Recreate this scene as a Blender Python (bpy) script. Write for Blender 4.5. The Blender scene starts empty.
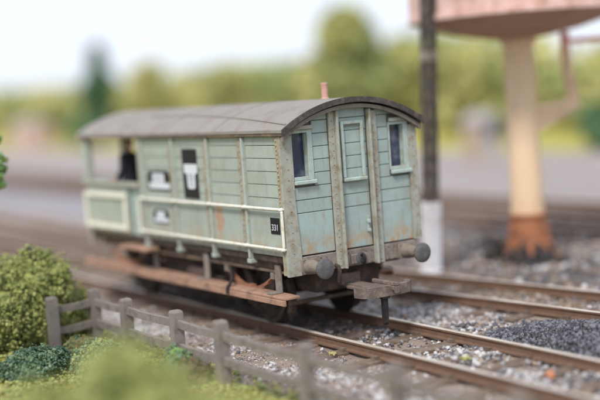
import bpy, math, random
import numpy as np
from mathutils import Vector, Matrix
random.seed(7); rng = np.random.default_rng(7)
S = bpy.context.scene
COL = S.collection
PI = math.pi

# ------------------------------------------------------------------ camera
cam = bpy.data.cameras.new('camera'); camo = bpy.data.objects.new('camera', cam); COL.objects.link(camo)
yaw, pit, rol = [math.radians(a) for a in (147.7739, -5.1246, -4.1370)]
d_ = Vector((math.cos(pit)*math.cos(yaw), math.cos(pit)*math.sin(yaw), math.sin(pit)))
r0 = d_.cross(Vector((0, 0, 1))).normalized(); u0 = r0.cross(d_)
r_ = r0*math.cos(rol) + u0*math.sin(rol); u_ = -r0*math.sin(rol) + u0*math.cos(rol)
m = Matrix((r_, u_, -d_)).transposed().to_4x4(); m.translation = (14.2199, -9.9093, 3.5047)
camo.matrix_world = m
cam.sensor_width = 36; cam.lens = 1185.2/600*36
cam.clip_start = .1; cam.clip_end = 3000
cam.dof.use_dof = True; cam.dof.focus_distance = 16.85; cam.dof.aperture_fstop = .138
S.camera = camo

# ------------------------------------------------------------------ world, sun, exposure
SUN = Vector((.46, -.62, .92)).normalized()
W = bpy.data.worlds.new('World'); S.world = W; W.use_nodes = True
nt = W.node_tree; nt.nodes.clear()
out = nt.nodes.new('ShaderNodeOutputWorld'); bg = nt.nodes.new('ShaderNodeBackground')
sky = nt.nodes.new('ShaderNodeTexSky'); sky.sky_type = 'NISHITA'; sky.sun_disc = False
sky.sun_elevation = math.asin(SUN.z); sky.sun_rotation = math.atan2(SUN.x, SUN.y)
sky.air_density = 1.0; sky.dust_density = 2.0
tcw = nt.nodes.new('ShaderNodeTexCoord'); nz = nt.nodes.new('ShaderNodeTexNoise')
mpw = nt.nodes.new('ShaderNodeMapping'); mpw.inputs['Scale'].default_value = (1.3, 1.3, 4.0)
nz.inputs['Scale'].default_value = 1.6; nz.inputs['Detail'].default_value = 4
rp = nt.nodes.new('ShaderNodeMapRange'); rp.inputs[1].default_value = .35; rp.inputs[2].default_value = .65
rp.inputs[3].default_value = .70; rp.inputs[4].default_value = .93
mx = nt.nodes.new('ShaderNodeMix'); mx.data_type = 'RGBA'
mx.inputs[7].default_value = (5.05, 5.4, 6.1, 1)          # overcast cloud
L = nt.links.new
L(tcw.outputs['Generated'], mpw.inputs[0]); L(mpw.outputs[0], nz.inputs['Vector']); L(nz.outputs[0], rp.inputs[0])
L(rp.outputs[0], mx.inputs[0]); L(sky.outputs[0], mx.inputs[6]); L(mx.outputs[2], bg.inputs[0])
bg.inputs[1].default_value = .1; L(bg.outputs[0], out.inputs[0])
sl = bpy.data.lights.new('sun', 'SUN'); sl.energy = 1.5; sl.angle = math.radians(14); sl.color = (1, .95, .87)
so = bpy.data.objects.new('sun', sl); COL.objects.link(so); so.rotation_euler = (-SUN).to_track_quat('-Z', 'Y').to_euler()
S.view_settings.view_transform = 'Standard'; S.view_settings.look = 'None'
S.view_settings.exposure = 1.0; S.view_settings.gamma = 1; S.view_settings.use_curve_mapping = False

# ------------------------------------------------------------------ materials
class NG:
    def __init__(s, name):
        s.m = bpy.data.materials.new(name); s.m.use_nodes = True
        s.t = s.m.node_tree; s.b = s.t.nodes['Principled BSDF']
        s.geo = s.t.nodes.new('ShaderNodeNewGeometry'); s.pos = s.geo.outputs['Position']
    def n(s, k): return s.t.nodes.new(k)
    def l(s, a, b): s.t.links.new(a, b)
    def noise(s, scale, detail=5, vec=None, stretch=None, rough=.6):
        v = vec or s.pos
        if stretch:
            mp = s.n('ShaderNodeMapping'); mp.inputs['Scale'].default_value = stretch; s.l(v, mp.inputs[0]); v = mp.outputs[0]
        t = s.n('ShaderNodeTexNoise'); t.inputs['Scale'].default_value = scale; t.inputs['Detail'].default_value = detail
        t.inputs['Roughness'].default_value = rough
        s.l(v, t.inputs['Vector']); return t.outputs[0]
    def rng(s, x, a, b, c=0., d=1., smooth=True):
        t = s.n('ShaderNodeMapRange'); t.interpolation_type = 'SMOOTHSTEP' if smooth else 'LINEAR'
        for i, v in zip((1, 2, 3, 4), (a, b, c, d)): t.inputs[i].default_value = v
        s.l(x, t.inputs[0]); return t.outputs[0]
    def math(s, op, a, b):
        t = s.n('ShaderNodeMath'); t.operation = op
        for i, v in enumerate((a, b)):
            if isinstance(v, (int, float)): t.inputs[i].default_value = v
            else: s.l(v, t.inputs[i])
        return t.outputs[0]
    def mix(s, f, a, b, mode='MIX'):
        t = s.n('ShaderNodeMix'); t.data_type = 'RGBA'; t.blend_type = mode
        for i, v in ((0, f), (6, a), (7, b)):
            if isinstance(v, (int, float)): t.inputs[i].default_value = v
            elif isinstance(v, tuple): t.inputs[i].default_value = (*v[:3], 1)
            else: s.l(v, t.inputs[i])
        return t.outputs[2]
    def sep(s):
        t = s.n('ShaderNodeSeparateXYZ'); s.l(s.pos, t.inputs[0]); return t.outputs
    def rand(s): return s.n('ShaderNodeObjectInfo').outputs['Random']
    def bump(s, h, strength=.3, dist=.01):
        t = s.n('ShaderNodeBump'); t.inputs['Strength'].default_value = strength; t.inputs['Distance'].default_value = dist
        s.l(h, t.inputs['Height']); s.l(t.outputs[0], s.b.inputs['Normal'])
    def done(s, col, rough=.85, spec=.25, metal=0.):
        if isinstance(col, tuple): s.b.inputs['Base Color'].default_value = (*col, 1)
        else: s.l(col, s.b.inputs['Base Color'])
        if isinstance(rough, (int, float)): s.b.inputs['Roughness'].default_value = rough
        else: s.l(rough, s.b.inputs['Roughness'])
        s.b.inputs['Specular IOR Level'].default_value = spec; s.b.inputs['Metallic'].default_value = metal
        return s.m

def sc(c, k): return tuple(min(1, x*k) for x in c)

def plain(name, c, var=.25, scale=9, rough=.85, dirt=None, damt=.5, dscale=4, bump=.25, spec=.25, metal=0., fine=70):
    g = NG(name)
    col = g.mix(g.noise(scale), sc(c, 1-var), sc(c, 1+var))
    col = g.mix(g.math('MULTIPLY', g.rand(), .35), col, sc(c, 1-var*.8))
    if dirt:
        f = g.math('MULTIPLY', g.rng(g.noise(dscale, 8, rough=.7), .45, .68), damt)
        col = g.mix(f, col, dirt)
        f2 = g.math('MULTIPLY', g.rng(g.noise(fine, 3), .52, .72), damt*.7)
        col = g.mix(f2, col, dirt)
    g.bump(g.noise(fine, 4), bump, .006)
    return g.done(col, rough, spec, metal)

def paint(name, c, low=.75, streak=.72, rust=None):
    """chalky weathered paint: mottling, streaks, grime speckle, dried mud along the bottom edge"""
    g = NG(name); x, y, z = g.sep()
    col = g.mix(g.noise(2.5, 6), sc(c, .86), sc(c, 1.12))
    col = g.mix(g.math('MULTIPLY', g.rand(), .38), col, sc(c, .80))
    st = g.rng(g.noise(3.2, 7, stretch=(5, 5, .7), rough=.7), .50, .76)
    col = g.mix(g.math('MULTIPLY', st, streak), col, (.30, .25, .17))
    haze_ = g.rng(g.noise(1.6, 8, rough=.75), .42, .70)
    col = g.mix(g.math('MULTIPLY', haze_, .5), col, (.27, .245, .19))
    sp = g.rng(g.noise(34, 5, rough=.75), .57, .70)
    col = g.mix(g.math('MULTIPLY', sp, .36), col, (.27, .24, .18))
    big = g.rng(g.noise(5, 8, rough=.75), .48, .7)
    lowm = g.rng(z, 1.60, 1.16)
    f = g.math('MULTIPLY', g.math('MULTIPLY', lowm, g.rng(g.noise(4.2, 8, rough=.75), .43, .60)), low)
    col = g.mix(f, col, (.42, .27, .14))
    if rust:
        for (px, py, pz, sx, sz) in rust:
            dx = g.math('MULTIPLY', g.math('SUBTRACT', x, px), 1/sx); dz = g.math('MULTIPLY', g.math('SUBTRACT', z, pz), 1/sz)
            r2 = g.math('ADD', g.math('MULTIPLY', dx, dx), g.math('MULTIPLY', dz, dz))
            r2 = g.math('ADD', r2, g.math('MULTIPLY', g.math('SUBTRACT', g.noise(16, 8, stretch=(1, 1, .45), rough=.8), .5), 7.))
            col = g.mix(g.math('MULTIPLY', g.rng(r2, 1.3, .2), .8), col, (.45, .21, .12))
    g.bump(g.noise(60, 5), .22, .006)
    return g.done(col, .8, .3)

M = {}
GREEN = (.385, .435, .392); BLUEG = (.350, .445, .432)
M['side'] = paint('green_paint_side', GREEN, rust=[(-2.02, -1.2, 1.67, .15, .25)])
M['end'] = paint('blue_green_paint_end', BLUEG, low=1.0)
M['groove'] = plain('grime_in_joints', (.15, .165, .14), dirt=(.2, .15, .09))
M['iron'] = plain('weathered_stanchion', (.385, .395, .345), dirt=(.26, .205, .14), damt=.9, dscale=6, fine=45, bump=.5)
M['rib'] = plain('pale_rib_paint', (.42, .48, .45), dirt=(.31, .25, .16), damt=.75, dscale=9, fine=40)
M['flange'] = plain('grimy_rib_flange', (.36, .345, .29), var=.3, dirt=(.25, .19, .12), damt=.9, dscale=7, fine=35, bump=.6)
M['speck'] = plain('rust_speckled_iron', (.37, .325, .235), var=.4, dirt=(.24, .17, .09), damt=.8, dscale=14, fine=40, bump=.6)
M['frame'] = plain('pale_frame_paint', (.405, .50, .48), var=.2, dirt=(.33, .275, .19), damt=.65, dscale=7, fine=45)
M['bolt'] = plain('bolt_heads', (.33, .295, .22), dirt=(.42, .34, .22), damt=.6)
M['white'] = plain('cream_white_paint', (.80, .785, .70), var=.12, dirt=(.42, .35, .24), damt=.65, dscale=9)
M['roof'] = plain('roof_canvas', (.285, .26, .24), var=.17, dirt=(.19, .165, .145), damt=.65, dscale=2.2, fine=55, bump=.4)
M['rim'] = plain('dark_roof_rim', (.06, .052, .054), var=.3, dirt=(.2, .16, .13), damt=.5, dscale=10)
M['under'] = plain('underframe_grime', (.055, .042, .036), dirt=(.15, .10, .07), damt=.7, dscale=6)
M['sole'] = plain('solebar_brown', (.125, .092, .072), dirt=(.31, .22, .15), damt=.6, dscale=5)
M['step'] = plain('footboard_orange_wood', (.43, .255, .18), var=.3, dirt=(.19, .125, .09), damt=.95, dscale=3, fine=45)
M['spring'] = plain('rusty_spring', (.33, .155, .095), dirt=(.15, .08, .05), damt=.6)
M['head'] = plain('headstock_dirty_wood', (.26, .225, .195), var=.35, dirt=(.13, .10, .075), damt=.75, dscale=5, fine=40, bump=.4)
M['buffer'] = plain('buffer_dull_steel', (.095, .095, .10), var=.3, rough=.6, dirt=(.22, .19, .16), damt=.5, dscale=14, spec=.4)
M['shank'] = plain('buffer_shank', (.24, .205, .17), dirt=(.12, .09, .07), damt=.75, dscale=9)
M['coup'] = plain('coupling_rusty_plastic', (.15, .12, .105), var=.4, dirt=(.32, .235, .185), damt=.75, dscale=7, fine=35, bump=.5)
M['black'] = plain('black_iron', (.022, .02, .022), rough=.6, dirt=(.1, .08, .06), damt=.3)
M['plate'] = plain('black_plate', (.012, .011, .014), rough=.55, var=.3)
M['print'] = plain('white_print', (.64, .66, .71), var=.08, rough=.7)
M['grey'] = plain('grey_print', (.30, .31, .36), var=.08)
M['glass'] = plain('dark_blue_glass', (.030, .042, .085), var=.35, scale=5, rough=.18, dirt=(.20, .23, .29), damt=.7, dscale=2.6, fine=3, bump=.0, spec=.5)  # lighter blue-grey patches: sky reflection painted into the pane colour, with some grime
M['wheel'] = plain('wheel_iron', (.05, .042, .038), dirt=(.12, .085, .06), damt=.6)
M['chim'] = plain('rusty_pink_chimney', (.60, .35, .30), dirt=(.3, .15, .1), damt=.5)
def rail_mat():
    g = NG('rail_steel'); x, y, z = g.sep()
    rust = g.mix(g.noise(12, 6), (.095, .055, .038), (.24, .145, .095))
    f = g.rng(z, -.012, -.006)
    f = g.math('MULTIPLY', f, g.rng(g.noise(3, 5, stretch=(.4, 3, 1)), .3, .6, .45, 1.))
    col = g.mix(f, rust, (.66, .60, .53))
    g.l(g.math('MULTIPLY', f, .25), g.b.inputs['Metallic'])
    g.bump(g.noise(50, 4), .3, .005)
    m = g.done(col, g.rng(f, 0, 1, .85, .42), .3)
    g.l(g.math('MULTIPLY', f, .25), g.b.inputs['Metallic']); return m
M['rail'] = rail_mat()
M['sleeper'] = plain('sleeper_wood', (.14, .10, .075), dirt=(.27, .21, .165), damt=.7, fine=30, bump=.5)
M['post'] = plain('fence_concrete', (.26, .225, .205), var=.25, scale=5, dirt=(.12, .105, .085), damt=.7, dscale=6, fine=38, bump=.7)
ST = [plain('stone_white', (.60, .585, .59), var=.22, dirt=(.30, .25, .21), damt=.6, dscale=5), plain('stone_grey', (.33, .32, .33), var=.25, dirt=(.22, .18, .15), damt=.6), plain('stone_dark', (.115, .11, .125), var=.3),
      plain('stone_tan', (.36, .28, .215), var=.2), plain('stone_brown', (.22, .16, .12), var=.2)]
CO = [plain('coal_black', (.05, .05, .06), var=.4, rough=.5, spec=.5), plain('coal_grey', (.17, .17, .19), var=.35)]
def leafm(name, c, var=.35, scale=6):
    g = NG(name)
    col = g.mix(g.noise(scale, 4), sc(c, 1-var), sc(c, 1+var))
    col = g.mix(g.rng(g.noise(scale*6, 3), .5, .7, 0, .5), col, sc(c, 1.25))
    g.b.inputs['Subsurface Weight'].default_value = 0
    return g.done(col, .95, .1)
FO = dict(olive=leafm('foam_olive', (.29, .315, .11)), green=leafm('foam_green', (.20, .235, .085)), yellow=leafm('foam_yellow_green', (.40, .41, .16)),
          teal=leafm('foam_teal', (.125, .205, .135)), bright=leafm('foam_bright', (.19, .33, .12)), straw=leafm('foam_straw', (.42, .37, .17)),
          dark=leafm('foam_dark', (.05, .085, .03)), pale=leafm('foam_pale_teal', (.235, .315, .185)), brown=leafm('foam_brown', (.13, .10, .075)))
TR = dict(olive=leafm('leaf_olive', (.46, .45, .17), scale=.8), yellow=leafm('leaf_yellow', (.62, .58, .26), scale=.8), green=leafm('leaf_green', (.29, .34, .14), scale=.8),
          dark=leafm('leaf_dark', (.125, .235, .125), scale=.8), straw=leafm('leaf_straw', (.60, .52, .26), scale=.8), pink=leafm('leaf_pinkish', (.42, .30, .24), scale=.8))
M['bark'] = plain('bark', (.12, .09, .065))

def ground_mat():
    g = NG('ground_dirt_and_yard'); x, y, z = g.sep()
    w = g.math('MULTIPLY', g.math('SUBTRACT', g.noise(.35, 4), .5), 2.2)
    yy = g.math('ADD', y, w)
    dirt = g.mix(g.noise(1.3, 7), (.20, .15, .12), (.40, .32, .27))
    dirt = g.mix(g.rng(g.noise(22, 6, rough=.75), .5, .68), dirt, (.40, .345, .30))
    turf = g.mix(g.noise(2, 6), (.26, .26, .05), (.40, .35, .09))
    turf = g.mix(g.rng(g.noise(14, 5), .5, .65), turf, (.16, .17, .045))
    ash = g.mix(g.noise(1.2, 7), (.085, .078, .078), (.20, .185, .18))
    ash = g.mix(g.rng(g.noise(.9, 6, stretch=(.5, 1.6, 1), rough=.7), .48, .66), ash, (.27, .225, .195))
    ash = g.mix(g.rng(g.noise(18, 5), .5, .7), ash, (.07, .066, .068))
    lav = g.mix(g.noise(.25, 6), (.25, .235, .25), (.35, .33, .345))
    bed = g.mix(g.noise(.8, 7), (.20, .15, .125), (.31, .255, .225))
    yard = g.mix(g.noise(.5, 5, stretch=(.06, 1, 1)), (.22, .185, .175), (.46, .42, .41))
    field = g.mix(g.noise(.12, 6), (.34, .33, .075), (.52, .46, .16))
    c = g.mix(g.rng(yy, -2.45, -2.75), dirt, turf)
    a = g.mix(g.rng(x, -9, -15), ash, lav)
    c = g.mix(g.rng(yy, 4.6, 5.2), c, a)
    c = g.mix(g.rng(yy, 8.9, 9.8), c, bed)
    c = g.mix(g.rng(yy, 13.9, 15.2), c, yard)
    c = g.mix(g.rng(yy, 30.6, 31.8), c, field)
    g.bump(g.noise(25, 8, rough=.75), .6, .04)
    return g.done(c, .95, .12)
M['ground'] = ground_mat()

# ------------------------------------------------------------------ mesh helpers
class MB:
    def __init__(s): s.v = []; s.f = []; s.mi = []
    def add(s, vs, fs, mi=0):
        o = len(s.v); s.v += [tuple(p) for p in vs]; s.f += [tuple(i+o for i in f) for f in fs]; s.mi += [mi]*len(fs); return s
    def box(s, x0, x1, y0, y1, z0, z1, bev=0., mi=0):
        if x0 > x1: x0, x1 = x1, x0
        if y0 > y1: y0, y1 = y1, y0
        if z0 > z1: z0, z1 = z1, z0
        if not bev:
            vs = [(x, y, z) for x in (x0, x1) for y in (y0, y1) for z in (z0, z1)]
            return s.add(vs, [(0, 1, 3, 2), (4, 6, 7, 5), (0, 4, 5, 1), (2, 3, 7, 6), (0, 2, 6, 4), (1, 5, 7, 3)], mi)
        b = min(bev, (x1-x0)*.45, (y1-y0)*.45, (z1-z0)*.45)
        lo = (x0, y0, z0); hi = (x1, y1, z1); vs = []; ix = {}
        for sx in (0, 1):
            for sy in (0, 1):
                for sz in (0, 1):
                    c = [hi[0] if sx else lo[0], hi[1] if sy else lo[1], hi[2] if sz else lo[2]]
                    ins = [c[0]+(-b if sx else b), c[1]+(-b if sy else b), c[2]+(-b if sz else b)]
                    for a in range(3):
                        p = list(ins); p[a] = c[a]; ix[(sx, sy, sz, a)] = len(vs); vs.append(p)
        fs = []
        for a in range(3):
            o1, o2 = (a+1) % 3, (a+2) % 3
            for sd in (0, 1):
                q = []
                for (p1, p2) in ((0, 0), (1, 0), (1, 1), (0, 1)):
                    k = [0, 0, 0]; k[a] = sd; k[o1] = p1; k[o2] = p2; q.append(ix[(*k, a)])
                fs.append(tuple(q) if sd else tuple(q[::-1]))
        for a in range(3):
            o1, o2 = (a+1) % 3, (a+2) % 3
            for p1 in (0, 1):
                for p2 in (0, 1):
                    k0 = [0, 0, 0]; k0[o1] = p1; k0[o2] = p2; k1 = list(k0); k1[a] = 1
                    q = (ix[(*k0, o1)], ix[(*k1, o1)], ix[(*k1, o2)], ix[(*k0, o2)])
                    fs.append(q if (p1 ^ p2) else q[::-1])
        for sx in (0, 1):
            for sy in (0, 1):
                for sz in (0, 1):
                    q = [ix[(sx, sy, sz, a)] for a in range(3)]
                    fs.append(tuple(q) if (sx+sy+sz) % 2 else tuple(q[::-1]))
        return s.add(vs, fs, mi)
    def prism(s, poly, ax, a0, a1, mi=0):
        """poly in the other two axes (cyclic order ax+1, ax+2), extruded along ax"""
        n = len(poly); vs = []
        for a in (a0, a1):
            for (p, q) in poly:
                v = [0, 0, 0]; v[ax] = a; v[(ax+1) % 3] = p; v[(ax+2) % 3] = q; vs.append(v)
        fs = [tuple(range(n))[::-1], tuple(range(n, 2*n))] + [(i, (i+1) % n, n+(i+1) % n, n+i) for i in range(n)]
        return s.add(vs, fs, mi)
    def tube(s, pts, r, n=8, cap=True, mi=0):
        pts = [Vector(p) for p in pts]; rs = r if isinstance(r, (list, tuple)) else [r]*len(pts)
        vs = []; up = None
        for i, p in enumerate(pts):
            t = (pts[min(i+1, len(pts)-1)] - pts[max(i-1, 0)]).normalized()
            if up is None: up = Vector((0, 0, 1)) if abs(t.z) < .9 else Vector((1, 0, 0))
            a = t.cross(up).normalized(); b = a.cross(t).normalized(); up = b
            for k in range(n):
                an = 2*PI*k/n; vs.append(p + (a*math.cos(an) + b*math.sin(an))*rs[i])
        fs = []
        for i in range(len(pts)-1):
            for k in range(n):
                fs.append((i*n+k, i*n+(k+1) % n, (i+1)*n+(k+1) % n, (i+1)*n+k))
        if cap: fs.append(tuple(range(n))[::-1]); o = (len(pts)-1)*n; fs.append(tuple(range(o, o+n)))
        return s.add(vs, fs, mi)
    def lathe(s, prof, c, ax=2, n=24, mi=0):
        c = Vector(c); vs = []
        for (r, h) in prof:
            for k in range(n):
                an = 2*PI*k/n; v = [0, 0, 0]; v[ax] = h; v[(ax+1) % 3] = r*math.cos(an); v[(ax+2) % 3] = r*math.sin(an); vs.append(c+Vector(v))
        fs = [(i*n+k, i*n+(k+1) % n, (i+1)*n+(k+1) % n, (i+1)*n+k) for i in range(len(prof)-1) for k in range(n)]
        fs.append(tuple(range(n))[::-1]); o = (len(prof)-1)*n; fs.append(tuple(range(o, o+n)))
        return s.add(vs, fs, mi)

WL = {}
def mesh_obj(name, me, parent=None, loc=(0, 0, 0)):
    o = bpy.data.objects.new(name, me); COL.objects.link(o)
    loc = Vector(loc); WL[o] = loc.copy()
    if parent is not None: o.parent = parent; loc = loc - WL[parent]
    o.location = loc; return o
def build(mb, name, mat, parent=None, loc=None, smooth=False, **kw):
    """links the collected shapes as one mesh object; mesh coordinates are world coordinates minus loc"""
    if loc is None: loc = WL[parent] if parent is not None else (0, 0, 0)
    me = bpy.data.meshes.new(name); lx = Vector(loc)
    v = np.array(mb.v, dtype=float) - np.array(lx); me.from_pydata(v.tolist(), [], mb.f)
    for mt in (mat if isinstance(mat, list) else [mat]): me.materials.append(mt)
    if isinstance(mat, list) and len(mat) > 1: me.polygons.foreach_set('material_index', np.array(mb.mi, dtype=np.int32))
    if smooth:
        me.polygons.foreach_set('use_smooth', [True]*len(me.polygons))
        try: me.set_sharp_from_angle(angle=math.radians(40))
        except Exception: pass
    me.update(); o = mesh_obj(name, me, parent, loc)
    for k, vv in kw.items(): o[k] = vv
    return o
def empty(name, loc, label, cat, group=None):
    o = bpy.data.objects.new(name, None); COL.objects.link(o); o.location = loc; WL[o] = Vector(loc); o.empty_display_size = .2
    o['label'] = label; o['category'] = cat
    if group: o['group'] = group
    return o
def share(src, parent, loc):
    """a further part of the same shape: shares the mesh"""
    o = src.copy(); COL.objects.link(o); WL[o] = Vector(loc); o.parent = parent; o.location = Vector(loc) - WL[parent]; return o

def raw_mesh(name, v, f, mats, mi):
    me = bpy.data.meshes.new(name); k = f.shape[1]
    me.vertices.add(len(v)); me.vertices.foreach_set('co', v.astype(np.float32).ravel())
    me.loops.add(f.size); me.loops.foreach_set('vertex_index', f.astype(np.int32).ravel())
    me.polygons.add(len(f)); me.polygons.foreach_set('loop_start', np.arange(0, f.size, k, dtype=np.int32))
    for mt in mats: me.materials.append(mt)
    me.polygons.foreach_set('material_index', mi.astype(np.int32)); me.update(calc_edges=True); me.validate(); return me
PHI = (1+5**.5)/2
ICO_V = np.array([(-1, PHI, 0), (1, PHI, 0), (-1, -PHI, 0), (1, -PHI, 0), (0, -1, PHI), (0, 1, PHI), (0, -1, -PHI), (0, 1, -PHI), (PHI, 0, -1), (PHI, 0, 1), (-PHI, 0, -1), (-PHI, 0, 1)])/1.902
ICO_F = np.array([(0, 11, 5), (0, 5, 1), (0, 1, 7), (0, 7, 10), (0, 10, 11), (1, 5, 9), (5, 11, 4), (11, 10, 2), (10, 7, 6), (7, 1, 8), (3, 9, 4), (3, 4, 2), (3, 2, 6), (3, 6, 8), (3, 8, 9), (4, 9, 5), (2, 4, 11), (6, 2, 10), (8, 6, 7), (9, 8, 1)])
OCT_V = np.array([(1, 0, 0), (-1, 0, 0), (0, 1, 0), (0, -1, 0), (0, 0, 1), (0, 0, -1)], float)
OCT_F = np.array([(0, 2, 4), (2, 1, 4), (1, 3, 4), (3, 0, 4), (2, 0, 5), (1, 2, 5), (3, 1, 5), (0, 3, 5)])
def granules(name, P, R, mats, mi, jit=.35, flat=(1, 1, 1), shape='ico'):
    """one mesh of len(P) jittered lumps of radius R"""
    BV, BF = (ICO_V, ICO_F) if shape == 'ico' else (OCT_V, OCT_F)
    n = len(P); k = len(BV)
    q = rng.normal(size=(n, 4)); q /= np.linalg.norm(q, axis=1)[:, None]; w, x, y, z = q.T
    Rm = np.stack([1-2*(y*y+z*z), 2*(x*y-w*z), 2*(x*z+w*y), 2*(x*y+w*z), 1-2*(x*x+z*z), 2*(y*z-w*x), 2*(x*z-w*y), 2*(y*z+w*x), 1-2*(x*x+y*y)], 1).reshape(n, 3, 3)
    V = BV[None]*(1+jit*rng.uniform(-1, 1, (n, k, 1)))*rng.uniform(.65, 1.2, (n, 1, 3))
    V = np.einsum('nij,nkj->nki', Rm, V)*np.asarray(R).reshape(n, 1, 1)*np.array(flat) + P[:, None, :]
    F = (BF[None] + (np.arange(n)*k)[:, None, None]).reshape(-1, 3)
    return raw_mesh(name, V.reshape(-1, 3), F, mats, np.repeat(mi, len(BF)))

# ------------------------------------------------------------------ ground
def axis(lo, hi, a, b, fine, mid, g=1.25):
    c = list(np.arange(a, b+fine/2, fine)); st = mid; p = b
    while p < hi: p += st; st = min(st*g, 60); c.append(p)
    st = mid; p = a; left = []
    while p > lo: p -= st; st = min(st*g, 60); left.append(p)
    return np.array(left[::-1]+c)
def gz(x, y):
    """ground height: level round the tracks, a low grassy bank beyond the yard, rising turf in the foreground"""
    z = -.195 + .018*np.sin(3.1*x+1.7*y)*np.cos(2.3*y-.7*x) + .012*np.sin(9.1*x-3*y)*np.sin(7.3*y+2*x)
    b = np.clip((y-31.5)/14, 0, 1); z = z + 2.6*b*b*(3-2*b) + np.clip(y-46, 0, 400)*.02
    fg = np.clip((-3.2-y)/3.0, 0, 1)*np.clip((9.5-x)/2.5, 0, 1); z = z + .28*fg*fg
    return z
xs = axis(-700, 500, -9, 8, .11, .4); ys = axis(-400, 900, -6.5, 5.5, .11, .4)
X, Y = np.meshgrid(xs, ys); Z = gz(X, Y); near = (np.abs(X) < 12) & (np.abs(Y) < 8)
Z = Z + near*rng.normal(0, .008, Z.shape)
nx, ny = len(xs), len(ys); idx = np.arange(nx*ny).reshape(ny, nx)
F = np.stack([idx[:-1, :-1], idx[:-1, 1:], idx[1:, 1:], idx[1:, :-1]], -1).reshape(-1, 4)
me = raw_mesh('ground', np.stack([X, Y, Z], -1).reshape(-1, 3), F, [M['ground']], np.zeros(len(F)))
go = mesh_obj('ground', me); go['kind'] = 'structure'

# ------------------------------------------------------------------ tracks
RP = [(-.07, -.15), (.07, -.15), (.07, -.13), (.018, -.115), (.016, -.05), (.036, -.035), (.036, -.008), (.028, 0), (-.028, 0), (-.036, -.008), (-.036, -.035), (-.016, -.05), (-.018, -.115), (-.07, -.13)]
def track(label, path, s0, s1, dz=0.):
    """path: list of (x, y) centre points; sleepers between arc lengths s0..s1"""
    P = [Vector((*p, 0)) for p in path]
    t = empty('railway_track', (P[0].x, P[0].y, -.2), label, 'railway track')
    nrm = []
    for i in range(len(P)):
        dv = (P[min(i+1, len(P)-1)]-P[max(i-1, 0)]).normalized(); nrm.append(Vector((-dv.y, dv.x, 0)))
    for sg in (-1, 1):
        mb = MB(); n = len(RP); vs = []
        for p, nn in zip(P, nrm):
            for (a, h) in RP: q = p+nn*(sg*.665+a); vs.append((q.x, q.y, h+dz))
        fs = [(i*n+k, i*n+(k+1) % n, (i+1)*n+(k+1) % n, (i+1)*n+k) for i in range(len(P)-1) for k in range(n)]
        fs += [tuple(range(n)), tuple(range((len(P)-1)*n, len(P)*n))[::-1]]
        build(mb.add(vs, fs), 'rail', M['rail'], t)
    base = None; s = 0; nxt = s0; chairs = MB()
    for i in range(len(P)-1):
        seg = (P[i+1]-P[i]); ln = seg.length
        while nxt <= s+ln and nxt < s1:
            c = P[i]+seg*((nxt-s)/ln); ang = math.atan2(seg.y, seg.x)
            if base is None:
                mb = MB(); mb.box(-.125, .125, -1.25, 1.25, -.13, 0, .012)
                base = build(mb, 'sleeper', M['sleeper'], t, (0, 0, 0)); o = base
            else: o = share(base, t, (0, 0, 0))
            WL[o] = Vector((c.x, c.y, -.152+dz)); o.location = WL[o]-WL[t]; o.rotation_euler = (0, 0, ang+random.uniform(-.01, .01))
            for sg in (-1, 1):
                for q in (-1, 1):
                    k = c + Vector((-seg.y, seg.x, 0))/ln*(sg*.665+q*.085); chairs.box(k.x-.06, k.x+.06, k.y-.03, k.y+.03, -.15+dz, -.105+dz)
            nxt += .78
        s += ln
    build(chairs, 'rail_chair', M['sleeper'], t, kind='stuff')
    return t
track('rusty railway track in front on which the green brake van stands', [(-130, 0), (-30, 0), (12, 0)], 92.3, 140)
def y2(x):
    if x > -4: return 3.34+.095*x
    k = min(1, (-4-x)/9.); return 3.34-.38 - .095*9*(k-k*k/2) if k < 1 else 3.34-.38-.095*4.5
track('rusty railway track running behind the green brake van in front of the cream tower', [(-130, y2(-30))] + [(x, y2(x)) for x in np.arange(-20, 16.1, 1.5)], 108, 146)
track('blurred brown railway track just beyond the cream water tower', [(-130, 10.4), (-40, 10.4), (25, 10.4)], 84, 150)
track('blurred brown railway track farthest back along the pale yard', [(-130, 13.4), (-40, 13.4), (25, 13.4)], 84, 150)

# ------------------------------------------------------------------ ballast, coal
def scatter(n, x0, x1, y0, y1, dens):
    P = []
    while len(P) < n:
        x = rng.uniform(x0, x1, n); y = rng.uniform(y0, y1, n); ok = rng.uniform(0, 1, n) < dens(x, y)
        P += list(zip(x[ok], y[ok]))
    P = np.array(P[:n]); return P
def clump(x, y, k=1.0):
    return np.clip(.5+.5*np.sin(2.1*k*x+1.3*np.sin(1.7*k*y+.4))*np.cos(2.7*k*y+.9*np.sin(1.1*k*x)), 0, 1)
def stones(name, P, r0, r1, w, label, lift=.35, mats=ST):
    n = len(P); R = (r0+(r1-r0)*rng.uniform(0, 1, n)**1.7)*rng.choice([.7, 1, 1, 1.25], n); z = gz(P[:, 0], P[:, 1]) + R*lift
    mi = rng.choice(len(w), n, p=np.array(w)/sum(w))
    if name == 'ballast': mi = np.where((P[:, 0] < -.3) & (np.abs(P[:, 1]) < 1.0) & (rng.uniform(0, 1, n) < .8), rng.choice([2, 4], n), mi)   # most stones darkened below the van, its shade put into their colour
    me = granules(name, np.column_stack([P, z]), R, mats, mi, .42, (1, 1, .8))
    o = mesh_obj(name, me); o['kind'] = 'stuff'; o['label'] = label; return o
offrail = lambda y, c=.665: (np.abs(np.abs(y)-c) > .10)
P1 = scatter(7500, -9, 7, -.58, .58, lambda x, y: np.where(x < -.4, .25, .05+.95*clump(x*1.2, y+3)**3))
o = stones('ballast', P1, .014, .042, (.30, .28, .26, .06, .10), 'pale and dark stones between the two rails of the front track', .75)
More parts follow.
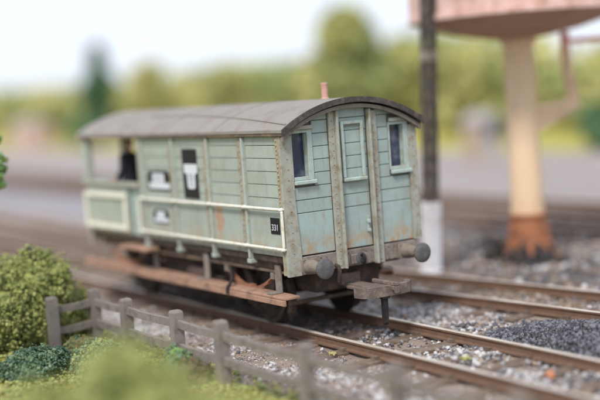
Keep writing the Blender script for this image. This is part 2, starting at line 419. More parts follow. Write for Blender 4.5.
P2 = scatter(7500, -9, 7, -2.55, -.8, lambda x, y: np.clip(.012+1.2*clump(x*.9+1.2, y)**4*np.clip(1-np.abs(y+1.85)/.75, 0, 1), .01, 1))
stones('ballast', P2, .013, .038, (.5, .2, .14, .1, .06), 'white stones on the brown dirt between fence and front track')
PG = scatter(16000, -8, 7, -2.7, -.76, lambda x, y: np.clip(.10+.9*clump(x*.9+1.2, y)**2*np.clip(1-np.abs(y+1.8)/1.0, 0, 1), .04, 1))
stones('gravel', PG, .006, .018, (.3, .25, .15, .2, .1), 'fine pale gravel strewn over the brown dirt by the fence', .5)
P3 = scatter(9500, -11, 9, .78, 2.55, lambda x, y: np.where(y < 2.5+.095*x, .12+.88*clump(x+2, y)**2, 0))
stones('ballast', P3, .015, .045, (.42, .32, .14, .08, .04), 'pale grey stones between the front and second track')
P4 = scatter(3500, -12, 9, 2.6, 4.8, lambda x, y: np.where(np.abs(y-(3.34+.095*x)) < .56, .3+.7*clump(x, y), 0))
stones('ballast', P4, .02, .045, (.1, .2, .1, .3, .3), 'brown stones between the rails of the second track', .7)
P6 = scatter(9000, -16, 4, 4.5, 9.6, lambda x, y: .08+.92*clump(x*.7, y*.9)**2)
stones('gravel', P6, .02, .075, (.08, .22, .36, .14, .2), 'dark grey cinders and stones strewn round the foot of the water tower', .5)
P7 = scatter(700, .3, 6, .85, 2.5, lambda x, y: np.clip(1-np.abs(x-1.6)/3, .02, 1)*(y < 2.5+.095*x))
stones('gravel', P7, .01, .04, (0, .02, .9, .02, .06), 'stray dark coal lumps scattered round the edge of the coal heap', .6)
# coal heap: mound + lumps
def coalh(x, y):
    ax = np.clip((x-1.15)/1.5, 0, 1)*np.clip((9-x)/2, 0, 1); yc = 1.72+.07*x
    return .25*np.sqrt(ax)*np.clip(1-((y-yc)/(.86))**2, 0, 1)*(1+.18*np.sin(5*x)*np.sin(7*y))
gx = np.linspace(.3, 9, 90); gy = np.linspace(.8, 3.0, 30); X, Y = np.meshgrid(gx, gy); Z = gz(X, Y)-.02+coalh(X, Y)
idx = np.arange(X.size).reshape(X.shape); F = np.stack([idx[:-1, :-1], idx[:-1, 1:], idx[1:, 1:], idx[1:, :-1]], -1).reshape(-1, 4)
keep = coalh(X, Y).ravel()[F].max(1) > .005; F = F[keep]
P5 = scatter(20000, .3, 9, .8, 2.9, lambda x, y: np.clip(coalh(x, y)/.05, 0, 1))
R5 = .009+.042*rng.uniform(0, 1, len(P5))**2.4; z5 = gz(P5[:, 0], P5[:, 1])-.02+coalh(P5[:, 0], P5[:, 1])+R5*.3
cm = granules('coal_heap', np.column_stack([P5, z5]), R5, CO, rng.choice(2, len(P5), p=[.55, .45]), .3, shape='oct')
co = mesh_obj('coal_lumps', cm); co['kind'] = 'stuff'
co['label'] = 'heap of small dark coal between the front and second track'
me = raw_mesh('coal_mound', np.stack([X, Y, Z], -1).reshape(-1, 3), F, [CO[0]], np.zeros(len(F)))
cb = mesh_obj('coal_mound', me); cb['kind'] = 'structure'

# ------------------------------------------------------------------ the brake van
LEN = 7.33; HW = 1.213; ZF = 1.185; ZB = .915; EAVE = 3.015; CREST = 3.40; RO = 2.222; RC = CREST-RO
XV = -4.75
VAN = empty('brake_van', (-LEN/2, 0, 0), 'pale green planked railway brake van with curved grey roof and open rear verandah', 'brake van')
def part(mb, name, mat, parent=None, **kw): return build(mb, name, mat, parent or VAN, **kw)
def arch(y, off=0.): return RC+math.sqrt(max(0, (RO-off)**2-y*y))
def arcpts(off, w, n=28):
    return [(-w+2*w*i/n, arch(-w+2*w*i/n, off)) for i in range(n+1)]

# roof: one canvas-covered sheet
def arcband(mb, o0, o1, w, x0, x1, n=28):
    a = arcpts(o0, w, n); b = arcpts(o1, w, n); k = n+1; vs = []
    for x in (x0, x1):
        vs += [(x, *p) for p in a]; vs += [(x, *p) for p in b]
    fs = []
    for i in range(n):
        fs += [(i, i+1, 2*k+i+1, 2*k+i), (k+i+1, k+i, 3*k+i, 3*k+i+1), (i+1, i, k+i, k+i+1), (2*k+i, 2*k+i+1, 3*k+i+1, 3*k+i)]
    for i in (0, n): fs.append((i, k+i, 3*k+i, 2*k+i) if i else (k+i, i, 2*k+i, 3*k+i))
    return mb.add(vs, fs)
roof = part(arcband(MB(), 0, .035, 1.25, -LEN-.13, .135), 'roof', M['roof'], smooth=True)
mb = MB(); arcband(mb, -.008, .072, 1.258, .137, .160); part(mb, 'roof_rim', M['rim'], roof, smooth=True)
mb = MB(); arcband(mb, .097, .15, 1.225, .035, .10); part(mb, 'cornice', M['head'], smooth=True)
mb = MB(); arcband(mb, .067, .14, 1.225, -LEN-.04, -LEN+.06); part(mb, 'cornice', M['head'], smooth=True)
for s in (-1, 1):   # gutter board under each eave, rain strip on each slope
    mb = MB(); mb.box(-LEN-.10, .10, s*1.19, s*1.242, 2.925, 2.972, .006); part(mb, 'eave_board', M['sole'])
    pts = []
    for i in range(15):
        u = i/14; x = .09-u*5.2; a = 1.15-.42*math.sin(u*PI*.5); pts.append((x, s*a, arch(a)+.008))
    mb = MB().tube(pts, .014, 6); part(mb, 'rain_strip', M['roof'], roof)
# roof planks' ghost ridges: low battens across the canvas
for x in (-1.9, -3.7, -5.5):
    mb = MB(); arcband(mb, -.007, .004, 1.24, x-.025, x+.025); part(mb, 'roof_seam', M['roof'], roof, smooth=True)
# chimney
mb = MB().lathe([(.07, 3.37), (.065, 3.405), (.048, 3.415), (.048, 3.60), (.053, 3.605), (.053, 3.635), (.037, 3.64), (.037, 3.60)], (-.62, .02, 0), 2, 16)
part(mb, 'chimney', M['chim'], smooth=True)

def bolts(mb, pts, ax, r=.011, h=.012):
    for p in pts: mb.lathe([(r, 0), (r, h*.6), (r*.6, h)], p, ax, 6)
# floor and frame
mb = MB(); mb.box(-LEN+.05, -.10, -1.16, 1.16, 1.09, 1.18, .005); part(mb, 'floor', M['under'])
for s in (-1, 1):
    mb = MB(); y0 = s*1.0
    mb.box(-LEN+.18, -.16, y0-s*.04, y0, .93, 1.085); mb.box(-LEN+.18, -.16, y0+s*.002, y0+s*.075, .905, .945, .006); mb.box(-LEN+.18, -.16, y0+s*.002, y0+s*.07, 1.05, 1.084)
    part(mb, 'solebar', M['sole'])
for x in (-.02, -LEN+.16):
    mb = MB(); mb.box(x-.15, x, -1.12, 1.12, ZB+.012, ZF-.012, .012); part(mb, 'headstock', M['head'])

bm = MB(); bolts(bm, [(-.02, y+dy, z) for y in (-.6, -.2, .2, .62) for dy in (-.05, .05) for z in (.96, 1.13)], 0, .014, .014); part(bm, 'bolt_row', M['coup'], kind='stuff')
# end wall (near end)
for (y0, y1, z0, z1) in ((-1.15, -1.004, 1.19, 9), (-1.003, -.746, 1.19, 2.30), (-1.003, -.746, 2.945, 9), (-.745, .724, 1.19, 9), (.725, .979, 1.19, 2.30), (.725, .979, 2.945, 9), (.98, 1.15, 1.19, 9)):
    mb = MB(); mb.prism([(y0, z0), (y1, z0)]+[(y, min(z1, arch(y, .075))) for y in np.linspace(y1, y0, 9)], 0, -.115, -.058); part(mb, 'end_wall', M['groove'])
EB = [1.19, 1.80] + [1.80+.187*i for i in range(1, 9)]
def end_plank(y0, y1, z0, z1, x0=-.055, x1=-.03):
    z0 += .005; z1 -= .005; ok = []
    for y in np.linspace(y0+.004, y1-.004, 9):
        zt = min(z1, arch(y, .085))
        if zt > z0+.012: ok.append((y, zt))
    if len(ok) < 2: return
    top = ok[::-1]
    if all(abs(p[1]-z1) < 1e-6 for p in ok): top = [ok[-1], ok[0]]
    poly = [(ok[0][0], z0), (ok[-1][0], z0)] + top
    j = random.uniform(-.004, .004)
    n = len(poly); cy = sum(p[0] for p in poly)/n; cz = sum(p[1] for p in poly)/n
    mb = MB(); mb.prism(poly, 0, x0, x1+j-.005)
    ins = [(p[0]+math.copysign(.005, cy-p[0]), p[1]+math.copysign(.005, cz-p[1])) for p in poly]   # eased face edge
    vs = [(x1+j-.005, *p) for p in poly]+[(x1+j, *p) for p in ins]
    mb.f.pop(1); mb.mi.pop()
    mb.add(vs, [(i, (i+1) % n, n+(i+1) % n, n+i) for i in range(n)]+[tuple(range(n, 2*n))])
    part(mb, 'plank' if z1-z0 < .3 else 'bottom_panel', M['end'])
BAYS = [(-1.02, -.375), (-.225, .30), (.475, 1.06)]
WIN = {0: (-1.02, -.655, 2.27, 3.02), 2: (.70, 1.06, 2.27, 3.02)}
for b, (y0, y1) in enumerate(BAYS):
    for z0, z1 in zip(EB[:-1], EB[1:]):
        if b in WIN:
            wy0, wy1, wz0, wz1 = WIN[b]
            if z1 > wz0+.08 and z0 < wz1-.08:
                if b == 0: end_plank(wy1, y1, z0, z1)
                else: end_plank(y0, wy0, z0, z1)
                continue
        end_plank(y0, y1, z0, z1)
# windows
def window(y0, y1, z0, z1, t0, t1):
    """opening y0..y1; t0, t1 frame widths"""
    mb = MB(); xa, xb = -.056, -.012
    mb.box(xa, xb, y0, y0+t0, z0, z1, .005); mb.box(xa, xb, y1-t1, y1, z0, z1, .005)
    mb.box(xa, xb, y0+t0+.001, y1-t1-.001, z1-.045, z1, .005); mb.box(xa, xb, y0+t0+.001, y1-t1-.001, z0, z0+.05, .005)
    # reveal behind the frame
    mb.box(-.11, xa-.001, y1-t1-.012, y1-t1, z0, z1-.05); mb.box(-.11, xa-.001, y0+t0, y0+t0+.012, z0, z1-.05)
    w = part(mb, 'window', M['frame'])
    part(MB().box(-.128, -.118, y0+t0-.03, y1-t1+.03, z0, z1), 'glass', M['glass'], w)
    part(MB().box(-.03, .035, y0-.0, y1+.02, z0-.062, z0-.002, .012), 'sill', M['frame'], w)
    part(MB().box(-.03, .03, y0-.0, y1+.01, z1+.002, z1+.06, .01), 'hood', M['iron'], w)
window(-1.015, -.66, 2.27, 2.99, .012, .085)
window(.705, 1.065, 2.27, 2.99, .02, .085)
mb = MB(); fy0, fy1, fz0, fz1 = -.165, .235, 2.175, 3.06   # blanked-off centre light: frame over the planks
for a in ((fy0, fy0+.05, fz0+.06, fz1), (fy1-.05, fy1, fz0+.06, fz1), (fy0+.051, fy1-.051, fz1-.05, fz1)): mb.box(-.025, .012, *a, .006)
sh = part(mb, 'blank_window_frame', M['frame'])
part(MB().box(-.025, .04, fy0-.01, fy1+.01, fz0, fz0+.055, .012), 'sill', M['frame'], sh)
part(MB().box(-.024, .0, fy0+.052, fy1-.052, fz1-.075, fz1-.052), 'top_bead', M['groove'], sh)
# stanchions with bolts
for (f0, f1, w0, w1) in ((-.375, -.275, -.275, -.232), (.345, .475, .305, .345)):
    mb = MB(); zt = arch(max(abs(f0), abs(f1)), .155)
    mb.box(-.03, .012, f0, f1, ZB, zt, .006); mb.box(-.03, .07, w0+.001, w1-.001, ZB, arch(max(abs(w0), abs(w1)), .155), .008)
    st = part(mb, 'stanchion', M['iron'])
    bm = MB(); bolts(bm, [(.012, (f0+f1)/2+random.uniform(-.004, .004), z) for z in np.arange(ZB+.06, zt-.03, .105)], 0); part(bm, 'bolt_row', M['bolt'], st, kind='stuff')
# corner posts
for (y0, y0b, y1, zt) in ((-HW, -.965, -1.02, arch(1.21, .10)), (1.062, 1.062, HW, arch(1.2, .10))):
    mb = MB()
    if y0 < 0: poly = [(-HW, ZB), (y0b, ZB), (y1, 2.0), (y1, zt), (-HW, zt)]
    else: poly = [(y0, ZB+.27), (HW, ZB+.27), (HW, zt), (y0, zt)]
    mb.prism(poly, 0, -.056, 0.0); cp = part(mb, 'corner_post', M['iron'])
    yy = (-1.115 if y0 < 0 else 1.14)
    bm = MB(); bolts(bm, [(.0, yy+random.uniform(-.01, .01), z) for z in np.arange(1.25, zt-.1, .15)], 0); part(bm, 'bolt_row', M['bolt'], cp, kind='stuff')
# side walls
SB = [1.845+.19*i for i in range(0, 7)]
RIBS = [-1.075, -2.20, -3.42, -4.66]
for s in (-1, 1):
    Yf = s*1.175
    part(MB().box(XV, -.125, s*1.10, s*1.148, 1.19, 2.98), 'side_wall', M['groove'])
    # corner flange
    mb = MB().box(-.15, -.058, s*1.15, s*1.213, ZB+.27 if s > 0 else ZB+.01, 2.92, .006); fl = part(mb, 'corner_flange', M['speck'])
    bm = MB(); bolts(bm, [(-.105+random.uniform(-.008, .008), s*1.213, z) for z in np.arange(1.25, 2.92, .062)], 1, .016, s*.014); part(bm, 'bolt_row', M['bolt'], fl, kind='stuff')
    edges = [-.15]+RIBS
    for b in range(4):
        x1 = edges[b]-(.005 if b == 0 else .228); x0 = edges[b+1]+.005
        for z0, z1 in zip(SB[:-1], SB[1:]):
            z1 = min(z1, 2.975)
            mb = MB(); j = random.uniform(-.004, .004)
            mb.box(x0, x1, s*1.15, Yf+s*j, z0+.0045, z1-.0045, .005); part(mb, 'plank', M['side'])
        part(MB().box(x0, x1, s*1.15, Yf+s*.004, 1.30, 1.842, .006), 'lower_panel', M['side'])
        part(MB().box(x0, x1, s*1.15, Yf+s*.012, 1.19, 1.292, .008), 'sill_board', M['iron'])
    for i, x in enumerate(RIBS):
        mb = MB(); w = .042
        mb.box(x-w, x, s*1.15, s*1.226, 1.10, 2.92, .008); mb.box(x-w-.05, x+.02, s*1.10, s*1.226, 1.03, 1.098, .01)
        rb = part(mb, 'rib', M['rib'])
        part(MB().box(x-w-.17, x-w-.002, s*1.15, s*1.193, 1.19, 2.92, .005), 'rib_flange', M['flange'], rb)
        bm = MB(); bolts(bm, [(x-w-.10+random.uniform(-.006, .006), s*1.193, z) for z in np.arange(1.27, 2.9, .085)], 1, .013, s*.013); part(bm, 'bolt_row', M['bolt'], rb, kind='stuff')
    # white handrail loop along the lower body
    yh = s*1.246; zt, zb = 1.885, 1.31; xr, xl = (-.035 if s < 0 else -.42), -4.80
    def rrect(x0, x1, z0, z1, y, rad=.05):
        pts = []
        for (cx, cz, a0) in ((x1-rad, z1-rad, 0), (x0+rad, z1-rad, 90), (x0+rad, z0+rad, 180), (x1-rad, z0+rad, 270)):
            for k in range(5): a = math.radians(a0+22.5*k); pts.append((cx+rad*math.cos(a), y, cz+rad*math.sin(a)))
        return pts+[pts[0], ]
    hr = part(MB().tube(rrect(xl, xr, zb, zt, yh), .022, 8, False), 'handrail', M['white'], smooth=True)
    kb = MB()
    for x in [xr-.01]+[r-.02 for r in RIBS]:
        for z in (zt, zb): kb.lathe([(.02, 1.2), (.02, 1.222), (.028, 1.23), (.032, 1.246), (.026, 1.264), (.015, 1.28)] if s > 0 else [(.02, -1.2), (.02, -1.222), (.028, -1.23), (.032, -1.246), (.026, -1.264), (.015, -1.28)], (x, 0, z), 1, 10)
    part(kb, 'handrail_knob', M['white'], hr, smooth=True, kind='stuff')
    # verandah
    part(MB().box(-LEN+.02, -5.42, s*1.13, s*1.175, 1.19, 2.06, .005), 'verandah_panel', M['side'])
    part(MB().box(-LEN-.02, -4.86, s*1.08, s*1.235, 2.06, 2.14, .012), 'waist_rail', M['iron'])
    part(MB().box(-5.40, -4.87, s*1.085, s*1.125, 1.19, 2.06, .005), 'verandah_gate', M['frame'])
    mb = MB(); t = .09; xa, xb, za, zc = -LEN-.04, -5.47, 1.25, 1.93
    mb.box(xa, xb, s*1.178, s*1.225, zc-t, zc, .01); mb.box(xa, xb, s*1.178, s*1.225, za, za+t, .01)
    mb.box(xa, xa+t, s*1.178, s*1.224, za+t+.001, zc-t-.001, .01); mb.box(xb-t, xb, s*1.178, s*1.224, za+t+.001, zc-t-.001, .01)
    part(mb, 'white_frame', M['white'])
    part(MB().box(-LEN, -LEN+.19, s*1.07, s*1.20, 2.142, 2.925, .01), 'verandah_post', M['rib'])
    part(MB().box(XV-.02, XV+.06, s*1.06, s*1.205, 1.19, 2.925, .008), 'cabin_post', M['rib'])
    part(MB().box(-LEN-.0, -LEN+.10, s*1.08, s*1.20, ZB, 1.19, .008), 'corner_foot', M['iron'])
# verandah end panel, cabin bulkhead with a door
mb = MB(); mb.box(-LEN+.0, -LEN+.05, -1.12, 1.12, 1.19, 2.06, .005); part(mb, 'verandah_end_panel', M['side'])
mb = MB(); mb.box(-LEN-.03, -LEN+.07, -1.075, 1.075, 2.062, 2.138, .01); part(mb, 'waist_rail', M['frame'])
for y in (-.36, .36):
    part(MB().box(-LEN+.0, -LEN+.08, y-.05, y+.05, 2.142, 3.18, .008), 'verandah_post', M['rib'])
poly = [(-1.05, 1.19), (1.05, 1.19)] + [(y, arch(y, .075)) for y in np.linspace(1.05, -1.05, 21)]
part(MB().prism(poly, 0, XV+.062, XV+.12), 'bulkhead', M['side'])
dr = part(MB().box(XV+.02, XV+.060, -.33, .33, 1.20, 2.98, .008), 'door', M['frame'])
part(MB().box(XV+.008, XV+.018, -.22, .22, 2.2, 2.8), 'glass', M['glass'], dr)
part(MB().lathe([(.02, -.06), (.03, -.02), (.012, .0)], (XV+.018, .27, 2.0), 0, 10), 'handle', M['black'], dr)

# side plates and lettering
FNT = None
def text(body, size, loc, rot, mat, parent, ext=.0015):
    cu = bpy.data.curves.new('lettering', 'FONT'); cu.body = body; cu.size = size; cu.extrude = ext; cu.align_x = 'CENTER'; cu.align_y = 'CENTER'
    o = bpy.data.objects.new('lettering', cu); COL.objects.link(o); cu.materials.append(mat); WL[o] = Vector(loc)
    bpy.context.view_layer.update()
    me = bpy.data.meshes.new_from_object(o.evaluated_get(bpy.context.evaluated_depsgraph_get())); bpy.data.objects.remove(o)
    o = bpy.data.objects.new('lettering', me); COL.objects.link(o); WL[o] = Vector(loc)
    o.parent = parent; o.location = Vector(loc)-WL[parent]; o.rotation_euler = rot; return o
RS = (PI/2, 0, 0)
pl = part(MB().box(-.46, -.21, -1.185, -1.19, 1.515, 1.75), 'load_plate', M['plate'])
text('331', .13, (-.335, -1.1925, 1.605), RS, M['print'], pl)
# long black notice with a white T-shaped sheet
nb = part(MB().box(-3.13, -2.62, -1.182, -1.192, 1.945, 2.745, .004), 'notice_board', M['plate'])
mb = MB()
poly = [(-3.07, 2.36), (-3.07, 2.50), (-2.61, 2.50), (-2.61, 2.36), (-2.70, 2.34), (-2.71, 2.13), (-2.75, 2.10), (-2.93, 2.10), (-2.97, 2.13), (-2.98, 2.34)]
mb.prism([(z, x) for (x, z) in poly], 1, -1.198, -1.194); nt_ = part(mb, 'white_notice', M['print'], nb)
mb = MB()
for (x0, x1, z) in ((-2.92, -2.78, 2.33), (-2.93, -2.75, 2.285), (-2.90, -2.77, 2.24), (-2.86, -2.80, 2.20), (-2.88, -2.78, 2.16)):
    mb.box(x0, x1, -1.1985, -1.1995, z-.012, z+.012)
part(mb, 'printed_line', M['grey'], nb)
# two enamel plates in the bay by the verandah
def enamel(x0, x1, z0, z1, label):
    w = x1-x0; h = z1-z0
    mb = MB(); c = .07
    q = [(x0, z0), (x1, z0), (x1, z1-c), (x1-c, z1), (x0+c, z1), (x0, z1-c)]
    mb.prism([(z, x) for x, z in q], 1, -1.190, -1.182); e = part(mb, 'enamel_plate', M['plate'], None, label=label)
    mb = MB(); mb.box(x0+.24*w, x1-.22*w, -1.1915, -1.1935, z0+.42*h, z1-.13*h); mb.box(x0+.08*w, x1+.01, -1.1915, -1.1935, z0+.10*h, z0+.40*h)
    part(mb, 'white_panel', M['print'], e); return e
e1 = enamel(-4.50, -3.66, 2.03, 2.375, 'upper black plate with white lettered panel')
text('W17', .15, (-4.07, -1.1945, 2.245), RS, M['grey'], e1)
e2 = enamel(-4.38, -3.80, 1.47, 1.71, 'lower black plate with white panel')
# footboards
for s in (-1, 1):
    fx = -.04 if s < 0 else -.9
    mb = MB(); mb.box(-LEN-.05, fx, s*1.03, s*1.30, .585, .625, .008); mb.box(-LEN-.05, fx, s*1.27, s*1.312, .50, .583, .008)
    fb = part(mb, 'footboard', M['step'])
    mb = MB(); mb.box(-5.50, -4.35, s*1.15, s*1.40, .975, 1.03, .01); part(mb, 'step', M['step'])
    mb = MB()
    for x in (-5.3, -4.55): mb.box(x-.03, x+.03, s*1.0, s*1.35, .94, .972)
    part(mb, 'step_strut', M['sole'])
    for x in ((-.50, -2.72, -4.6, -6.9) if s < 0 else (-1.0, -2.72, -4.6, -6.9)):
        mb = MB(); mb.box(x-.075, x+.075, s*1.078, s*1.115, .627, 1.04, .008); mb.box(x-.075, x+.075, s*1.117, s*1.28, .627, .65, .006); part(mb, 'step_bracket', M['head'])
    mb = MB(); mb.tube([(-1.95, s*1.08, .90), (-1.72, s*1.20, .72), (-1.66, s*1.32, .63), (-1.66, s*1.335, .53)], .03, 6); part(mb, 'step_hook', M['black'])
    # springs, axleboxes, W-irons
    for xa in (-1.42, -5.92):
        mb = MB()
        for q in range(4):
            hl = .68-.13*q; pts = []
            for i in range(13):
                u = -1+2*i/12; pts.append((xa+u*hl, .845-.215*(1-(u*hl/.68)**2)-.024*q))
            n = len(pts); top = pts; bot = [(a, b-.022) for a, b in pts][::-1]
            pp = top+bot
            vs = [(a, yy, b) for yy in (s*1.0, s*1.07) for (a, b) in pp]; k = len(pp)
            fs = [(i, i+1, k-2-i, k-1-i) for i in range(n-1)] + [(k+i+1, k+i, 2*k-1-i, 2*k-2-i) for i in range(n-1)] + [(i, (i+1) % k, k+(i+1) % k, k+i) for i in range(k)]
            mb.add(vs, fs)
        sp = part(mb, 'leaf_spring', M['spring'])
        mb = MB(); mb.box(xa-.07, xa+.07, s*.985, s*1.085, .50, .66, .008); part(mb, 'buckle', M['spring'], sp)
        for q in (-1, 1):
            mb = MB(); mb.box(xa+q*.70-.05, xa+q*.70+.05, s*.99, s*1.08, .80, .90, .01); part(mb, 'spring_shoe', M['head'])
        mb = MB(); mb.box(xa-.15, xa+.15, s*.86, s*1.04, .34, .498, .02); part(mb, 'axlebox', M['under'])
        mb = MB(); y_ = s*.86
        for q in (-1, 1):
            mb.prism([(.25, xa+q*.14), (.25, xa+q*.22), (.93, xa+q*.55), (.93, xa+q*.40), (.6, xa+q*.22)], 1, y_-.02, y_+.005)
        part(mb, 'axle_guard', M['under'])
# wheels
for xa in (-1.42, -5.92):
    part(MB().tube([(xa, -.86, .47), (xa, .86, .47)], .07, 12), 'axle', M['wheel'])
    for s in (-1, 1):
        pr_ = [(.06, .72), (.16, .735), (.18, .70), (.36, .69), (.40, .735), (.465, .74), (.472, .63), (.50, .62), (.51, .60), (.49, .585), (.40, .59), (.36, .62), (.16, .62), (.06, .60)]
        if s < 0: pr_ = [(r, -h) for r, h in pr_]
        part(MB().lathe(pr_, (xa, 0, .472), 1, 36), 'wheel', M['wheel'], smooth=True)
        for q in (-1, 1):
            mb = MB(); a0 = 0 if q > 0 else PI; pts = []
            for k in range(7):
                a = a0+math.radians(-28+56*k/6); pts.append((math.cos(a), math.sin(a)))
            poly = [(.46+.52*b, xa+.525*a) for a, b in pts] + [(.46+.60*b, xa+.62*a) for a, b in pts[::-1]]
            mb.prism(poly, 1, s*.62, s*.72); part(mb, 'brake_block', M['under'])
for x in (-1.42+.62, -1.42-.62, -5.92+.62, -5.92-.62):
    part(MB().tube([(x, -.75, .38), (x, .75, .38)], .035, 8), 'brake_beam', M['sole'])
for x in (-.35, -2.6, -3.66, -4.7, -6.95):
    part(MB().box(x-.06, x+.06, -.955, .955, .86, 1.08), 'cross_member', M['under'])
for (x0, x1, w, z0) in ((-4.95, -2.35, .80, .44), (-.98, -.30, .58, .56), (-6.9, -6.45, .58, .56)):
    part(MB().box(x0, x1, -w, w, z0, 1.085, .03), 'ballast_weight', M['under'])
for s in (-1, 1):
    part(MB().tube([(-1.9, s*.93, .36), (-3.66, s*.93, .30), (-5.45, s*.93, .36)], .028, 8), 'brake_rod', M['under'])
    part(MB().lathe([(.02, -.5), (.15, -.48), (.15, .22), (.10, .24), (.03, .25), (.03, .6)], (-3.1, s*.9, .62), 0, 16), 'brake_cylinder', M['under'], smooth=True)
for y in (-.4, .4):
    part(MB().box(-LEN+.2, -.2, y-.04, y+.04, .90, 1.085), 'longitudinal', M['under'])

# buffers
for s in (-1, 1):
    y = s*.87; z = 1.03
    mb = MB(); mb.box(-.018, .022, y-.135, y+.135, z-.11, z+.115, .01)
    mb.lathe([(.115, .02), (.105, .10), (.082, .24), (.082, .30), (.05, .305), (.05, .40)], (0, y, z), 0, 20)
    bf = part(mb, 'buffer', M['shank'], smooth=True)
    part(MB().lathe([(.05, .385), (.135, .392), (.147, .402), (.147, .425), (.135, .437), (.07, .446), (.01, .449)], (0, y, z), 0, 32), 'buffer_head', M['buffer'], bf, smooth=True)
# drawhook
mb = MB(); mb.box(-.018, .014, -.13, .15, .955, 1.10, .01); dh = part(mb, 'drawhook_plate', M['head'])
mb = MB(); pts = []
for k in range(13):
    a = math.radians(100-285*k/12); pts.append((.075+.045*math.cos(a), .03, 1.03+.062*math.sin(a)))
mb.tube([(-.01, .03, 1.045), (.03, .03, 1.07)]+pts, .024, 8); part(mb, 'drawhook', M['black'], dh, smooth=True)
mb = MB().lathe([(.03, .012), (.085, .014), (.09, .03), (.05, .04), (.03, .042)], (0, .03, 1.035), 0, 18); part(mb, 'drawhook_collar', M['buffer'], dh, smooth=True)
# lamp bracket on the lower centre bay
mb = MB(); mb.box(-.028, .03, .205, .25, 1.53, 1.585, .008); mb.box(-.028, .03, .205, .25, 1.40, 1.45, .008); mb.box(-.028, -.005, .212, .243, 1.452, 1.64, .004); part(mb, 'lamp_bracket', M['frame'])
# vacuum hose hanging beside the hook
mb = MB(); mb.tube([(-.02, -.40, .98), (.05, -.40, .97), (.08, -.40, .90), (.05, -.40, .80), (.02, -.38, .74)], .03, 8); part(mb, 'brake_hose', M['under'], smooth=True)
# coupling: swivel box, tongue, wide bumper bar with hook and dropper
mb = MB(); mb.box(-.75, -.22, -.17, .17, .62, .80, .015); cpl = part(mb, 'coupling', M['coup'])
mb = MB(); mb.box(-.25, .50, -.13, .11, .60, .66, .01); mb.box(-.05, .44, -.22, -.16, .605, .65, .008); mb.box(-.05, .30, -.158, -.132, .60, .64)
part(mb, 'coupling_tongue', M['coup'], cpl)
mb = MB(); pts = []
barp = [(.34, -.36), (.50, -.34), (.60, -.27), (.63, -.05), (.63, .30), (.59, .46), (.47, .58), (.33, .60)]
inn = [(.34, -.27), (.47, -.255), (.525, -.21), (.55, -.05), (.55, .28), (.52, .39), (.44, .50), (.33, .52)]
n = len(barp); vs = [(a, b, z) for z in (.525, .675) for (a, b) in barp+inn[::-1]]; k = 2*n
fs = [(i+1, i, k-1-i, k-2-i) for i in range(n-1)] + [(k+i, k+i+1, 2*k-2-i, 2*k-1-i) for i in range(n-1)] + [(i, (i+1) % k, k+(i+1) % k, k+i) for i in range(k)]
part(mb.add(vs, fs), 'coupling_bar', M['coup'], cpl)
mb = MB(); mb.box(.15, .74, .10, .16, .668, .725, .012); mb.box(.685, .74, .095, .165, .56, .667, .01); mb.box(.62, .69, .10, .16, .60, .667, .008)
part(mb, 'coupling_hook', M['coup'], cpl)
mb = MB(); mb.prism([(.10, .565), (.10, .545), (.13, .53), (.58, .53), (.58, .60), (.14, .59)], 1, -.03, .05); mb.box(.515, .625, -.055, .075, .49, .528, .008)
part(mb, 'coupling_dropper', M['black'], cpl)

